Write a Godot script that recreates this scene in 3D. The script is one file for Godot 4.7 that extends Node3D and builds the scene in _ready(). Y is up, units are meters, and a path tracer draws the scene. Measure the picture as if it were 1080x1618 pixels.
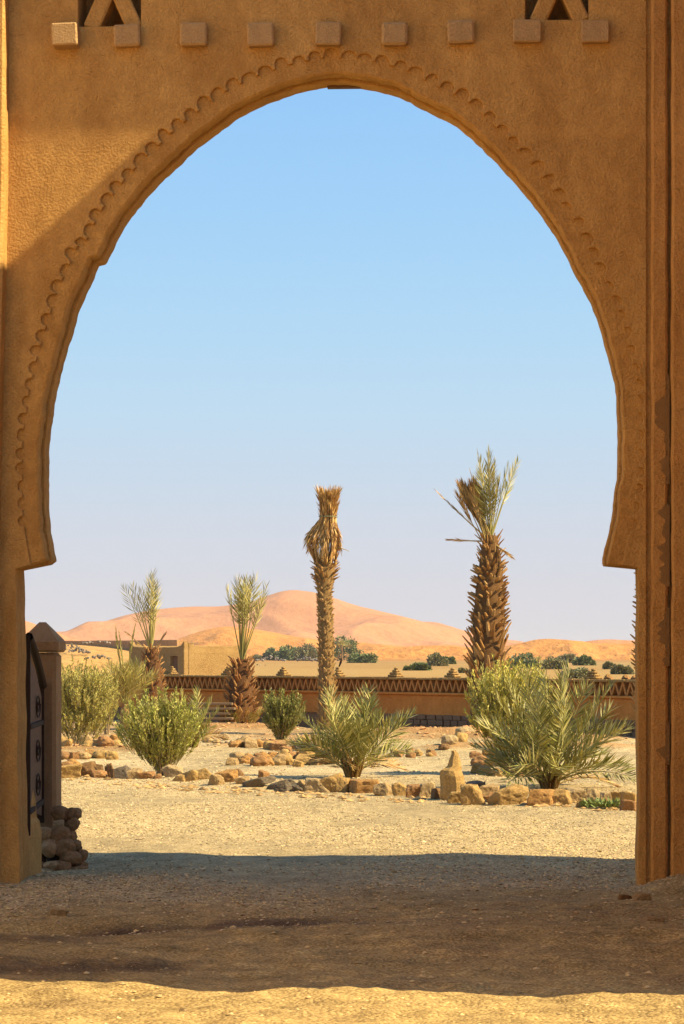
extends Node3D
# A mud-plaster archway looking out on a desert garden, a low brick wall and the dunes.
# Metres; the camera stands at (0, 1.7, 0) and looks along -z.

const F := 4000.0          # focal length in photograph pixels (1080 wide)
const EYE := 1.7
const GATE_Z := -18.7
const GATE_TURN := -0.0575 # the gateway is turned a little: its right end is nearer

var rng := RandomNumberGenerator.new()
var noise_a := FastNoiseLite.new()
var noise_b := FastNoiseLite.new()
var ridge_n := FastNoiseLite.new()
var M := {}
var taken := {}
var gate_frame: Transform3D
var rocks_sharp: Array[ArrayMesh] = []
var rocks_round: Array[ArrayMesh] = []
var stubs: Array[ArrayMesh] = []

# ------------------------------------------------------------------ mesh helper
class Geo:
	var v := PackedVector3Array()
	var n := PackedVector3Array()
	var c := PackedColorArray()
	var ix := PackedInt32Array()

	func tri(a: Vector3, b: Vector3, d: Vector3, col := Color.WHITE) -> void:   # counter-clockwise seen from outside
		var nn := (b - a).cross(d - a)
		if nn.length_squared() < 1e-16:
			return
		nn = nn.normalized()
		var k := v.size()
		v.append(a); v.append(d); v.append(b)
		n.append(nn); n.append(nn); n.append(nn)
		c.append(col); c.append(col); c.append(col)
		ix.append(k); ix.append(k + 1); ix.append(k + 2)

	func quad(a: Vector3, b: Vector3, d: Vector3, e: Vector3, col := Color.WHITE) -> void:
		tri(a, b, d, col)
		tri(a, d, e, col)

	func add(p: Vector3, nn: Vector3, col := Color.WHITE) -> int:
		v.append(p); n.append(nn); c.append(col)
		return v.size() - 1

	func face(a: int, b: int, d: int) -> void:   # counter-clockwise
		ix.append(a); ix.append(d); ix.append(b)

	func box(lo: Vector3, hi: Vector3, bev := 0.0, t := Transform3D(), col := Color.WHITE) -> void:
		# a box with its edges cut back by bev
		var cen := (lo + hi) * 0.5
		var h := (hi - lo) * 0.5
		var faces: Array[PackedVector3Array] = []
		for axis in 3:
			for s in [-1.0, 1.0]:
				var u := (axis + 1) % 3
				var w := (axis + 2) % 3
				var q := PackedVector3Array()
				for k in [[-1, -1], [1, -1], [1, 1], [-1, 1]]:
					var p := Vector3.ZERO
					p[axis] = s * h[axis]
					p[u] = k[0] * (h[u] - bev)
					p[w] = k[1] * (h[w] - bev)
					q.append(t * (cen + p))
				if s < 0:
					q.reverse()
				faces.append(q)
				quad(q[0], q[1], q[2], q[3], col)
		if bev <= 0.0:
			return
		for axis in 3:
			var u := (axis + 1) % 3
			var w := (axis + 2) % 3
			for su in [-1.0, 1.0]:
				for sw in [-1.0, 1.0]:
					var pts := []
					for e in [[-1.0, 0], [1.0, 0], [1.0, 1], [-1.0, 1]]:
						var p := Vector3.ZERO
						p[axis] = e[0] * (h[axis] - bev)
						p[u] = su * (h[u] if e[1] == 0 else h[u] - bev)
						p[w] = sw * (h[w] - bev if e[1] == 0 else h[w])
						pts.append(t * (cen + p))
					if su * sw > 0:
						quad(pts[3], pts[2], pts[1], pts[0], col)
					else:
						quad(pts[0], pts[1], pts[2], pts[3], col)
		for sx in [-1.0, 1.0]:
			for sy in [-1.0, 1.0]:
				for sz in [-1.0, 1.0]:
					var a := t * (cen + Vector3(sx * h.x, sy * (h.y - bev), sz * (h.z - bev)))
					var b := t * (cen + Vector3(sx * (h.x - bev), sy * h.y, sz * (h.z - bev)))
					var d := t * (cen + Vector3(sx * (h.x - bev), sy * (h.y - bev), sz * h.z))
					if sx * sy * sz > 0:
						tri(a, b, d, col)
					else:
						tri(a, d, b, col)

	func tube(pts: PackedVector3Array, rad: PackedFloat32Array, sides := 6, col := Color.WHITE, cap := true) -> void:
		var rings := []
		var side := Vector3.ZERO
		for i in pts.size():
			var t: Vector3 = (pts[mini(i + 1, pts.size() - 1)] - pts[maxi(i - 1, 0)]).normalized()
			if side == Vector3.ZERO:
				side = t.cross(Vector3(0.31, 0.2, 0.93)).normalized()
			side = (side - t * side.dot(t)).normalized()
			var up := t.cross(side)
			var ring := PackedInt32Array()
			for k in sides:
				var a := TAU * k / sides
				var d := side * cos(a) + up * sin(a)
				ring.append(add(pts[i] + d * rad[i], d, col))
			rings.append(ring)
		for i in pts.size() - 1:
			for k in sides:
				var k2 := (k + 1) % sides
				face(rings[i][k], rings[i][k2], rings[i + 1][k2])
				face(rings[i][k], rings[i + 1][k2], rings[i + 1][k])
		if cap:
			for k in range(1, sides - 1):
				var last: PackedInt32Array = rings[rings.size() - 1]
				tri(v[last[0]], v[last[k]], v[last[k + 1]], col)

	func blade(p: Vector3, d: Vector3, across: Vector3, ln: float, w: float, col: Color) -> void:   # a narrow leaf
		var m := p + d * ln * 0.38
		var e := p + d * ln
		tri(p, m + across * w, e, col)
		tri(p, e, m - across * w, col)

	func mesh() -> ArrayMesh:
		var a := []
		a.resize(Mesh.ARRAY_MAX)
		a[Mesh.ARRAY_VERTEX] = v
		a[Mesh.ARRAY_NORMAL] = n
		a[Mesh.ARRAY_COLOR] = c
		a[Mesh.ARRAY_INDEX] = ix
		var m := ArrayMesh.new()
		m.add_surface_from_arrays(Mesh.PRIMITIVE_TRIANGLES, a)
		return m


func numbered(called: String) -> String:
	var k: int = taken.get(called, -1) + 1
	taken[called] = k
	return called if k == 0 else "%s_%03d" % [called, k]


func put(called: String, mesh: Mesh, m: Material, parent: Node = self, t := Transform3D()) -> MeshInstance3D:
	var o := MeshInstance3D.new()
	o.mesh = mesh
	o.material_override = m
	if parent == self:
		o.name = numbered(called)
	else:
		var k: int = parent.get_meta("n_" + called, 0)
		parent.set_meta("n_" + called, k + 1)
		o.name = called if k == 0 else "%s_%03d" % [called, k]
	parent.add_child(o, true)
	o.transform = t
	return o


func tag(o: Node, label: String, category: String, group := "", kind := "") -> Node:
	if label: o.set_meta("label", label)
	if category: o.set_meta("category", category)
	if group: o.set_meta("group", group)
	if kind: o.set_meta("kind", kind)
	return o


func thing(called: String, label: String, category: String, where := Transform3D(), group := "") -> Node3D:
	var o := Node3D.new()
	o.name = numbered(called)
	add_child(o)
	o.transform = where
	tag(o, label, category, group)
	return o


func at(px: float, py: float, d: float) -> Vector3:   # the point at a depth that the photograph shows at (px, py)
	return Vector3((px - 540.0) / F * d, EYE + (1035.0 - py) / F * d, -d)


func foot(px: float, d: float) -> Vector3:
	var x := (px - 540.0) / F * d
	return Vector3(x, ground_y(x, d), -d)


func r(a: float, b: float) -> float:
	return rng.randf_range(a, b)


func lin(a: float, b: float, c: float) -> Color:
	return Color(a, b, c).linear_to_srgb()


# ------------------------------------------------------------------ textures and materials
func noise_image(size: int, freq: float, oct: int, sd: int, kind := FastNoiseLite.TYPE_SIMPLEX_SMOOTH, cell := 0) -> Image:
	var f := FastNoiseLite.new()
	f.seed = sd
	f.noise_type = kind
	f.frequency = freq
	f.fractal_octaves = oct
	if oct == 1: f.fractal_type = FastNoiseLite.FRACTAL_NONE
	if kind == FastNoiseLite.TYPE_CELLULAR:
		f.cellular_return_type = cell as FastNoiseLite.CellularReturnType
	return f.get_seamless_image(size, size, false, false, 0.12)


func tone_image(parts: Array, lo: Color, hi: Color) -> Image:   # a weighted sum of grey images, mapped to a ramp lo..hi (sRGB multipliers)
	var size: int = parts[0][0].get_width()
	var out := Image.create(size, size, false, Image.FORMAT_RGB8)
	var bytes := PackedByteArray()
	bytes.resize(size * size * 3)
	var datas := []
	for p in parts:
		p[0].convert(Image.FORMAT_L8)
		datas.append(p[0].get_data())
	for i in size * size:
		var s := 0.0
		for k in parts.size():
			s += parts[k][1] * (datas[k][i] / 255.0)
		s = clampf(s, 0.0, 1.0)
		bytes[i * 3] = int(255.0 * lerpf(lo.r, hi.r, s))
		bytes[i * 3 + 1] = int(255.0 * lerpf(lo.g, hi.g, s))
		bytes[i * 3 + 2] = int(255.0 * lerpf(lo.b, hi.b, s))
	out.set_data(size, size, false, Image.FORMAT_RGB8, bytes)
	return out


func straw(im: Image, height: Image, count: int) -> void:   # chopped straw and pits in the mud plaster
	var size := im.get_width()
	for i in count:
		var p := Vector2(r(0, size), r(0, size))
		var a := r(0, TAU)
		var ln := r(6, 26)
		var bright := rng.randf() < 0.9
		var k := r(0.15, 0.75) if bright else r(0.1, 0.3)
		var bend := r(-0.02, 0.02)
		for s in int(ln):
			p += Vector2(cos(a), sin(a))
			a += bend
			for w in 3:
				var x := posmod(int(p.x + w * absf(sin(a))), size)
				var y := posmod(int(p.y + w * absf(cos(a))), size)
				var q := im.get_pixel(x, y)
				im.set_pixel(x, y, q.lerp(Color(1, 1, 0.96) if bright else Color(0.4, 0.33, 0.27), k))
				var h := height.get_pixel(x, y).r
				height.set_pixel(x, y, Color.from_hsv(0, 0, clampf(h + (0.06 if bright else -0.08), 0, 1)))


func mat(col: Color, albedo: Texture2D, height: Texture2D, relief: float, scale: float, rough := 0.95, world := true) -> StandardMaterial3D:
	var m := StandardMaterial3D.new()
	m.albedo_color = col
	m.roughness = rough
	m.metallic_specular = 0.25
	m.vertex_color_use_as_albedo = true
	m.uv1_triplanar = true
	m.uv1_world_triplanar = world
	m.uv1_triplanar_sharpness = 4.0
	m.uv1_scale = Vector3.ONE * scale
	if albedo: m.albedo_texture = albedo
	if height:
		m.heightmap_enabled = true
		m.heightmap_texture = height
		m.heightmap_scale = relief
	return m


func leaf_mat(through := 0.35) -> StandardMaterial3D:
	var m := StandardMaterial3D.new()
	m.vertex_color_use_as_albedo = true
	m.roughness = 0.55
	m.metallic_specular = 0.4
	m.backlight_enabled = true
	m.backlight = Color(through, through, through)
	return m


func tex(im: Image) -> ImageTexture:
	return ImageTexture.create_from_image(im)


func make_materials() -> void:
	var fine := noise_image(1024, 0.055, 5, 11)
	var mid := noise_image(1024, 0.012, 4, 12)
	var grain := noise_image(1024, 0.22, 2, 13)
	# mud plaster
	var pl := tone_image([[mid, 0.3], [fine, 0.4], [grain, 0.4]], Color(0.78, 0.765, 0.735), Color(0.98, 0.975, 0.96))
	var ph := tone_image([[mid, 0.15], [fine, 0.65], [grain, 0.35]], Color(0, 0, 0), Color(1, 1, 1))
	straw(pl, ph, 2600)
	var plt := tex(pl)
	var pht := tex(ph)
	M.plaster = mat(lin(0.92, 0.545, 0.185), plt, pht, 1.7, 0.62)
	var blot := tone_image([[noise_image(512, 0.010, 5, 31), 0.7], [noise_image(512, 0.05, 4, 32), 0.5]], Color(0.84, 0.80, 0.76), Color(1.0, 1.0, 1.0))
	blot.convert(Image.FORMAT_RGBA8)
	var blott := tex(blot)
	M.plaster_inner = mat(lin(0.92, 0.535, 0.175), plt, pht, 1.7, 0.62)
	M.plaster_red = mat(lin(0.90, 0.50, 0.17), plt, pht, 1.7, 0.62)
	M.plaster_dark = mat(lin(0.44, 0.25, 0.10), plt, pht, 1.2, 1.1)
	M.block = mat(lin(0.74, 0.48, 0.23), plt, pht, 1.5, 0.8)
	M.post = mat(lin(0.60, 0.385, 0.21), plt, pht, 0.5, 0.9)
	M.hut = mat(lin(0.64, 0.42, 0.175), plt, pht, 9.0, 0.22)
	M.limewash = mat(lin(0.80, 0.57, 0.34), plt, pht, 1.7, 0.62)
	M.wall = mat(lin(0.86, 0.38, 0.10), plt, pht, 2.0, 0.22)
	M.brick = mat(lin(0.68, 0.33, 0.11), plt, pht, 1.0, 0.8)
	for k in [["plaster", Vector3(0.30, 0.16, 0.30)], ["plaster_inner", Vector3(0.4, 0.25, 0.4)], ["plaster_red", Vector3(0.5, 0.14, 0.5)], ["wall", Vector3(0.42, 0.12, 0.42)], ["hut", Vector3(0.16, 0.12, 0.16)], ["post", Vector3(0.5, 0.3, 0.5)]]:
		var m: StandardMaterial3D = M[k[0]]
		m.detail_enabled = true
		m.detail_albedo = blott
		m.detail_blend_mode = BaseMaterial3D.BLEND_MODE_MUL
		m.detail_uv_layer = BaseMaterial3D.DETAIL_UV_2
		m.uv2_triplanar = true
		m.uv2_world_triplanar = true
		m.uv2_triplanar_sharpness = 4.0
		m.uv2_scale = k[1]
	# gravel and earth
	var cells := noise_image(1024, 0.075, 1, 21, FastNoiseLite.TYPE_CELLULAR, FastNoiseLite.RETURN_DISTANCE)
	var cells2 := noise_image(1024, 0.14, 1, 22, FastNoiseLite.TYPE_CELLULAR, FastNoiseLite.RETURN_CELL_VALUE)
	var ga := tone_image([[cells2, 0.65], [grain, 0.25], [mid, 0.3]], Color(0.58, 0.55, 0.5), Color(1, 1, 0.98))
	var gh := tone_image([[cells, 0.65], [cells2, 0.25], [mid, 0.2]], Color(1, 1, 1), Color(0, 0, 0))
	M.ground = mat(Color.WHITE, tex(ga), tex(gh), 1.1, 0.55)
	M.pebble = mat(lin(0.58, 0.44, 0.235), null, null, 0, 1)
	var sand := tone_image([[mid, 0.6], [fine, 0.4], [grain, 0.15]], Color(0.86, 0.84, 0.82), Color(1, 1, 1))
	var sandt := tex(sand)
	M.dune = mat(Color.WHITE, sandt, tex(tone_image([[mid, 0.7], [fine, 0.4]], Color(0, 0, 0), Color(1, 1, 1))), 60.0, 0.012)
	# rocks
	var ra := tone_image([[mid, 0.5], [fine, 0.45], [grain, 0.3]], Color(0.68, 0.64, 0.6), Color(1.0, 1.0, 1.0))
	var rh := tone_image([[mid, 0.4], [fine, 0.5], [grain, 0.3]], Color(0, 0, 0), Color(1, 1, 1))
	var rat := tex(ra)
	var rht := tex(rh)
	var tones := {"ochre": lin(0.70, 0.45, 0.17), "orange": lin(0.64, 0.36, 0.13), "brown": lin(0.36, 0.215, 0.10), "rust": lin(0.54, 0.30, 0.13), "pale": lin(0.68, 0.50, 0.26), "slate": lin(0.26, 0.21, 0.15), "tan": lin(0.64, 0.44, 0.21), "grey": lin(0.30, 0.26, 0.22)}
	for k in tones:
		M["rock_" + k] = mat(tones[k], rat, rht, 1.4, 2.2)
	M.cobble = mat(lin(0.54, 0.32, 0.155), rat, rht, 0.8, 2.5)
	M.cobble_pale = mat(lin(0.70, 0.47, 0.25), rat, rht, 0.8, 2.5)
	M.cobble_dark = mat(lin(0.10, 0.065, 0.045), rat, rht, 0.8, 2.5)
	M.plinth = mat(lin(0.36, 0.225, 0.13), rat, rht, 1.2, 2.0)
	M.iron = mat(lin(0.075, 0.045, 0.03), rat, null, 0, 3.0, 0.85)
	M.panel = mat(lin(0.26, 0.15, 0.085), rat, rht, 0.4, 1.3, 0.7)
	M.timber = mat(lin(0.30, 0.21, 0.13), rat, rht, 0.6, 1.6)
	# plants
	M.leaf = leaf_mat(0.22)
	M.dry = leaf_mat(0.2)
	M.bark = mat(Color.WHITE, rat, rht, 1.5, 3.0, 0.95)
	M.twig = mat(lin(0.34, 0.24, 0.13), null, null, 0, 1)
	M.rope = mat(lin(0.26, 0.28, 0.16), null, null, 0, 1)


# ------------------------------------------------------------------ ground
func berm(d: float, x: float, where: float, width: float, high: float, x0: float, x1: float) -> float:
	var k := exp(-pow((d - where - 0.8 * noise_b.get_noise_2d(x * 9.0, where * 30.0)) / width, 2.0))
	return high * k * smoothstep(x0 - 0.8, x0 + 0.8, x) * (1.0 - smoothstep(x1 - 0.8, x1 + 0.8, x))


func ground_y(x: float, d: float) -> float:
	var h := 0.0
	if d < 90.0:
		var near := 1.0 - smoothstep(60.0, 90.0, d)
		h += near * (0.045 * noise_a.get_noise_2d(x * 14.0, d * 14.0) + 0.03 * noise_b.get_noise_2d(x * 60.0, d * 45.0))
		h += near * 0.022 * noise_b.get_noise_2d(x * 200.0 + 70.0, d * 150.0) * (1.0 - smoothstep(17.0, 20.0, d) * 0.6)
		var tread := 1.0 - smoothstep(16.2, 18.0, d)
		if tread > 0.0:
			h += tread * (0.010 * noise_b.get_noise_2d(x * 420.0, d * 330.0) + 0.005 * noise_b.get_noise_2d(x * 1100.0, d * 900.0 + 40.0))
		# a shallow rut across the gateway, the trodden earth a little higher before it
		h += 0.05 * exp(-pow((d - 15.4) / 0.5, 2.0)) * smoothstep(-1.0, 1.2, x) - 0.035 * exp(-pow((d - 16.1 - 0.12 * x) / 0.28, 2.0)) * (1.0 - smoothstep(-0.5, 0.7, x))
		# earth heaped against the foot of the gateway
		var gx := x
		h += 0.10 * exp(-pow((d - 18.45 + (gx * 0.06)) / 0.35, 2.0)) * smoothstep(1.95, 2.5, gx)
		h += berm(d, x, 43.8, 0.5, 0.14, -5.2, -2.9) + berm(d, x, 46.5, 0.8, 0.14, -2.3, 0.2) + berm(d, x, 45.4, 0.4, 0.17, 1.2, 5.2)
		h += berm(d, x, 50.0, 0.5, 0.14, -2.0, 5.5) + berm(d, x, 53.5, 0.8, 0.20, 0.4, 5.5) + berm(d, x, 57.5, 1.4, 0.18, -4.6, -1.2)
		h += berm(d, x, 40.2, 0.3, 0.06, -1.5, 1.8)
	return h


func earth_color(x: float, d: float) -> Color:
	var a := noise_a.get_noise_2d(x * 25.0 + 900.0, d * 18.0)
	var b := noise_b.get_noise_2d(x * 90.0, d * 60.0 + 300.0)
	var c := noise_b.get_noise_2d(x * 320.0 + 50.0, d * 240.0)
	var dirt := Color(0.57, 0.40, 0.17)
	var gravel := Color(0.62, 0.475, 0.262)
	var pale := Color(0.66, 0.52, 0.31)
	var red := Color(0.52, 0.28, 0.11)
	var k := smoothstep(16.6, 18.4, d + 1.3 * a + 0.5 * b - 0.45 * clampf(x, -1.0, 2.2))
	var col := dirt.lerp(gravel, k)
	col = col.lerp(dirt * 0.95, 0.35 * (1.0 - absf(2.0 * smoothstep(24.0, 34.0, d) - 1.0)) * clampf(0.5 + a, 0.0, 1.0))
	col = col.lerp(pale, smoothstep(33.0, 35.5, d) * (0.55 + 0.35 * a))
	if d > 33.0 and d < 66.0:
		var soil := smoothstep(0.03, 0.10, ground_y(x, d))
		col = col.lerp(red, soil * 0.75)
		col = col.lerp(red, 0.5 * smoothstep(50.5, 54.0, d + 2.0 * a))
	# damp streaks in the trodden earth, with a shape of their own
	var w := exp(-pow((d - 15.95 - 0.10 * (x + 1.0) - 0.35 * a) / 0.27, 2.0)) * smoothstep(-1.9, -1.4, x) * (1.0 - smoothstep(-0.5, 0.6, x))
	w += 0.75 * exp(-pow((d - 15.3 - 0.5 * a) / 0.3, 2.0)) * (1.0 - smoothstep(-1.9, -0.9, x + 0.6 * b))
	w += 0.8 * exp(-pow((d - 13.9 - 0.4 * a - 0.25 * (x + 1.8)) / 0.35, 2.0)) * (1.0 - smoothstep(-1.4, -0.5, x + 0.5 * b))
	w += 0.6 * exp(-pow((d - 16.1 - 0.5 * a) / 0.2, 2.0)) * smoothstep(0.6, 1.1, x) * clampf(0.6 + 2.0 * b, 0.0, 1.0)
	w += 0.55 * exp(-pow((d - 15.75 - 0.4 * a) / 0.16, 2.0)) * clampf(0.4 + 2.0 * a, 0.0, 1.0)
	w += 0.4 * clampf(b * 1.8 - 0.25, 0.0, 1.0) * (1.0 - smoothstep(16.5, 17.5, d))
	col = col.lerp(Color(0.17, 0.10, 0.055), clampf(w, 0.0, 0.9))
	var streak := noise_b.get_noise_2d(x * 55.0 + 20.0, d * 480.0) * (1.0 - smoothstep(16.0, 18.5, d))
	col = col * (1.0 + 0.22 * a + 0.16 * b + 0.22 * c + 0.22 * streak)
	if d > 66.0:
		var far := Color(0.52, 0.32, 0.115).lerp(Color(0.58, 0.37, 0.14), clampf(0.5 + 2.0 * noise_a.get_noise_2d(x * 0.9, d * 0.35), 0.0, 1.0))
		far = far.lerp(Color(0.40, 0.27, 0.115), 0.6 * clampf(noise_b.get_noise_2d(x * 0.5 + 40.0, d * 0.16) * 2.4, 0.0, 1.0))
		far = far.lerp(Color(0.57, 0.27, 0.075), smoothstep(500.0, 900.0, d))
		col = col.lerp(far, smoothstep(66.0, 80.0, d))
	return Color(clampf(col.r, 0.02, 0.9), clampf(col.g, 0.02, 0.9), clampf(col.b, 0.01, 0.9))


func make_ground() -> void:
	var depths := PackedFloat32Array()
	var d := -30.0
	while d < 7.0:
		depths.append(d); d += 1.5
	while d < 17.0:
		depths.append(d); d += 0.035
	while d < 24.0:
		depths.append(d); d += 0.05
	while d < 66.0:
		depths.append(d); d *= 1.0045
	while d < 9000.0:
		depths.append(d); d *= 1.05
	var us := PackedFloat32Array()
	var cols := 340
	for i in cols + 1:
		us.append(-1.0 + 2.0 * i / cols)
	var edge := PackedFloat32Array([1.15, 1.5, 2.2, 4.0, 9.0, 20.0])
	var all := PackedFloat32Array()
	for k in range(edge.size() - 1, -1, -1): all.append(-edge[k])
	all.append_array(us)
	all.append_array(edge)
	var g := Geo.new()
	var w := all.size()
	for dd in depths:
		var half := 3.6 + 0.19 * maxf(dd, 0.0)
		for u in all:
			var x := u * half
			var e := maxf(0.02, absf(dd) * 0.002)
			var y := ground_y(x, dd)
			var nx := (ground_y(x + e, dd) - y) / e
			var nz := (ground_y(x, dd + e) - y) / e
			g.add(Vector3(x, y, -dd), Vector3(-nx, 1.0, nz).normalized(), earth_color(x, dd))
	for j in depths.size() - 1:
		for i in w - 1:
			var a := j * w + i
			g.face(a, a + 1, a + w + 1)
			g.face(a, a + w + 1, a + w)
	tag(put("ground", g.mesh(), M.ground), "sandy courtyard earth and gravel running out to the desert plain", "", "", "structure")


func scatter(called: String, label: String, mesh: Mesh, m: Material, places: Array[Transform3D], colors: PackedColorArray) -> void:
	var mm := MultiMesh.new()
	mm.transform_format = MultiMesh.TRANSFORM_3D
	mm.use_colors = true
	mm.mesh = mesh
	mm.instance_count = places.size()
	for i in places.size():
		mm.set_instance_transform(i, places[i])
		mm.set_instance_color(i, colors[i])
	var o := MultiMeshInstance3D.new()
	o.multimesh = mm
	o.material_override = m
	o.name = numbered(called)
	add_child(o)
	tag(o, label, "", "", "stuff")


func pebble_mesh() -> ArrayMesh:
	var g := Geo.new()
	var top := Vector3(0.1, 0.55, 0)
	var ring := []
	for k in 6:
		var a := TAU * k / 6.0
		var q := 0.8 + 0.35 * fmod(k * 0.37 + 0.2, 1.0)
		ring.append(Vector3(cos(a) * q, 0.1 * sin(k * 2.1), sin(a) * q * 0.8))
	for k in 6:
		var a: Vector3 = ring[k]
		var b: Vector3 = ring[(k + 1) % 6]
		g.tri(a, top, b)
		g.tri(a, b, Vector3(0, -0.4, 0))
	return g.mesh()


func make_gravel() -> void:
	var pts: Array[Transform3D] = []
	var cs := PackedColorArray()
	var tries := 0
	while pts.size() < 70000 and tries < 400000:
		tries += 1
		var d := 15.5 + 19.5 * pow(rng.randf(), 1.25)
		var x := r(-1, 1) * (0.155 * d + 0.35)
		var a := noise_a.get_noise_2d(x * 25.0 + 900.0, d * 18.0)
		var k := smoothstep(16.4, 18.2, d + 1.3 * a - 0.45 * clampf(x, -1.0, 2.2))
		if rng.randf() > 0.05 + 0.95 * k * (0.55 + a):
			continue
		var s := 0.005 + 0.013 * pow(rng.randf(), 2.0)
		if rng.randf() < 0.012: s *= 1.9
		var b := Basis(Vector3.UP, r(0, TAU)) * Basis(Vector3.RIGHT, r(-0.5, 0.5))
		pts.append(Transform3D(b.scaled(Vector3(s, s * r(0.6, 1.0), s)), Vector3(x, ground_y(x, d) + s * 0.12, -d)))
		var q := r(0.4, 1.28)
		cs.append(Color(q, q * r(0.93, 1.05), q * r(0.85, 1.15)))
	scatter("gravel", "loose pale gravel strewn over the drive beyond the arch", pebble_mesh(), M.pebble, pts, cs)
	# garden gravel and clods
	var p2: Array[Transform3D] = []
	var c2 := PackedColorArray()
	for i in 15000:
		var d := 33.5 + 25.0 * rng.randf()
		var x := r(-1, 1) * (0.145 * d + 0.4)
		var s := 0.008 + 0.022 * pow(rng.randf(), 3.0)
		var soil := smoothstep(0.02, 0.08, ground_y(x, d))
		if rng.randf() < soil * 0.6: s *= r(1.2, 3.2)
		var b := Basis(Vector3.UP, r(0, TAU)) * Basis(Vector3.RIGHT, r(-0.5, 0.5))
		p2.append(Transform3D(b.scaled(Vector3(s, s * r(0.6, 1.0), s)), Vector3(x, ground_y(x, d) + s * 0.15, -d)))
		var q := r(0.6, 1.3)
		c2.append(Color(q, q * lerpf(0.98, 0.72, soil), q * lerpf(1.0, 0.6, soil)))
	scatter("garden_gravel", "pale gravel and reddish clods of the garden beds", pebble_mesh(), M.pebble, p2, c2)
	# small loose stones on the trodden earth before the gateway
	var p3: Array[Transform3D] = []
	var c3 := PackedColorArray()
	for i in 1500:
		var d := r(11.2, 17.0)
		var x := r(-1, 1) * (0.15 * d + 0.3)
		var s := 0.004 + 0.022 * pow(rng.randf(), 5.0)
		p3.append(Transform3D(Basis(Vector3.UP, r(0, TAU)).scaled(Vector3(s, s * 0.8, s)), Vector3(x, ground_y(x, d) + s * 0.1, -d)))
		var q := r(0.7, 1.25)
		c3.append(Color(q, q * 0.93, q * 0.8))
	scatter("grit", "scattered grit on the trodden earth before the gateway", pebble_mesh(), M.pebble, p3, c3)


# ------------------------------------------------------------------ dunes
func dune(called: String, label: String, line: Array, d: float, reach: float, col: Color, col2: Color, sharp: float, back := 0.8) -> void:
	# line: pairs (photograph x, y) of the crest; reach: how far the flanks run, in crest heights
	var g := Geo.new()
	var xs := []
	var ys := []
	for i in range(0, line.size(), 2):
		var p := at(line[i], line[i + 1], d)
		xs.append(p.x); ys.append(p.y)
	var cols := 300
	var rows := 130
	var x0: float = xs[0]
	var x1: float = xs[xs.size() - 1]
	var span := x1 - x0
	var top: float = ys.max()
	var hs := func(x: float, s: float) -> float:
		var k := 0
		while k < xs.size() - 2 and xs[k + 1] < x: k += 1
		var t := clampf((x - xs[k]) / (xs[k + 1] - xs[k]), 0.0, 1.0)
		var pa: float = ys[maxi(k - 1, 0)]
		var pd: float = ys[mini(k + 2, ys.size() - 1)]
		var crest := cubic_interpolate(ys[k], ys[k + 1], pa, pd, t)
		var f := 1.0 - absf(s)
		var h := crest * (f * f * (3.0 - 2.0 * f) * 0.6 + 0.4 * f)
		var q := x / top
		var z := s * reach
		var rr: float = ridge_n.get_noise_2d(q * 18.0 + z * 11.0 + d, z * 30.0 - q * 5.0)
		var soft: float = noise_a.get_noise_2d(q * 30.0 + d, z * 30.0)
		return h + top * sharp * (rr * 0.7 + soft * 0.35 + 0.16 * ridge_n.get_noise_2d(q * 70.0 + z * 30.0 + d, z * 90.0 - q * 14.0)) * (1.0 - pow(f, 3.0)) * smoothstep(0.0, 0.2, f) - 1.0
	for j in rows + 1:
		var s := -1.0 + (1.0 + back) * j / rows
		for i in cols + 1:
			var x := x0 + span * i / cols
			var e := span / cols
			var y: float = hs.call(x, s)
			var nx: float = (hs.call(x + e, s) - y) / e
			var ds := 0.02
			var nz: float = (hs.call(x, s + ds) - y) / (ds * reach * top)
			var bend := 0.5 + 0.5 * noise_b.get_noise_2d(x / top * 20.0, s * 60.0 + d)
			g.add(Vector3(x, y, -d - s * reach * top), Vector3(-nx, 1, nz).normalized(), col.lerp(col2, clampf(bend, 0, 1)))
	var w := cols + 1
	for j in rows:
		for i in cols:
			var a := j * w + i
			g.face(a, a + 1, a + w + 1)
			g.face(a, a + w + 1, a + w)
	tag(put(called, g.mesh(), M.dune), label, "", "", "structure")


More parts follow.
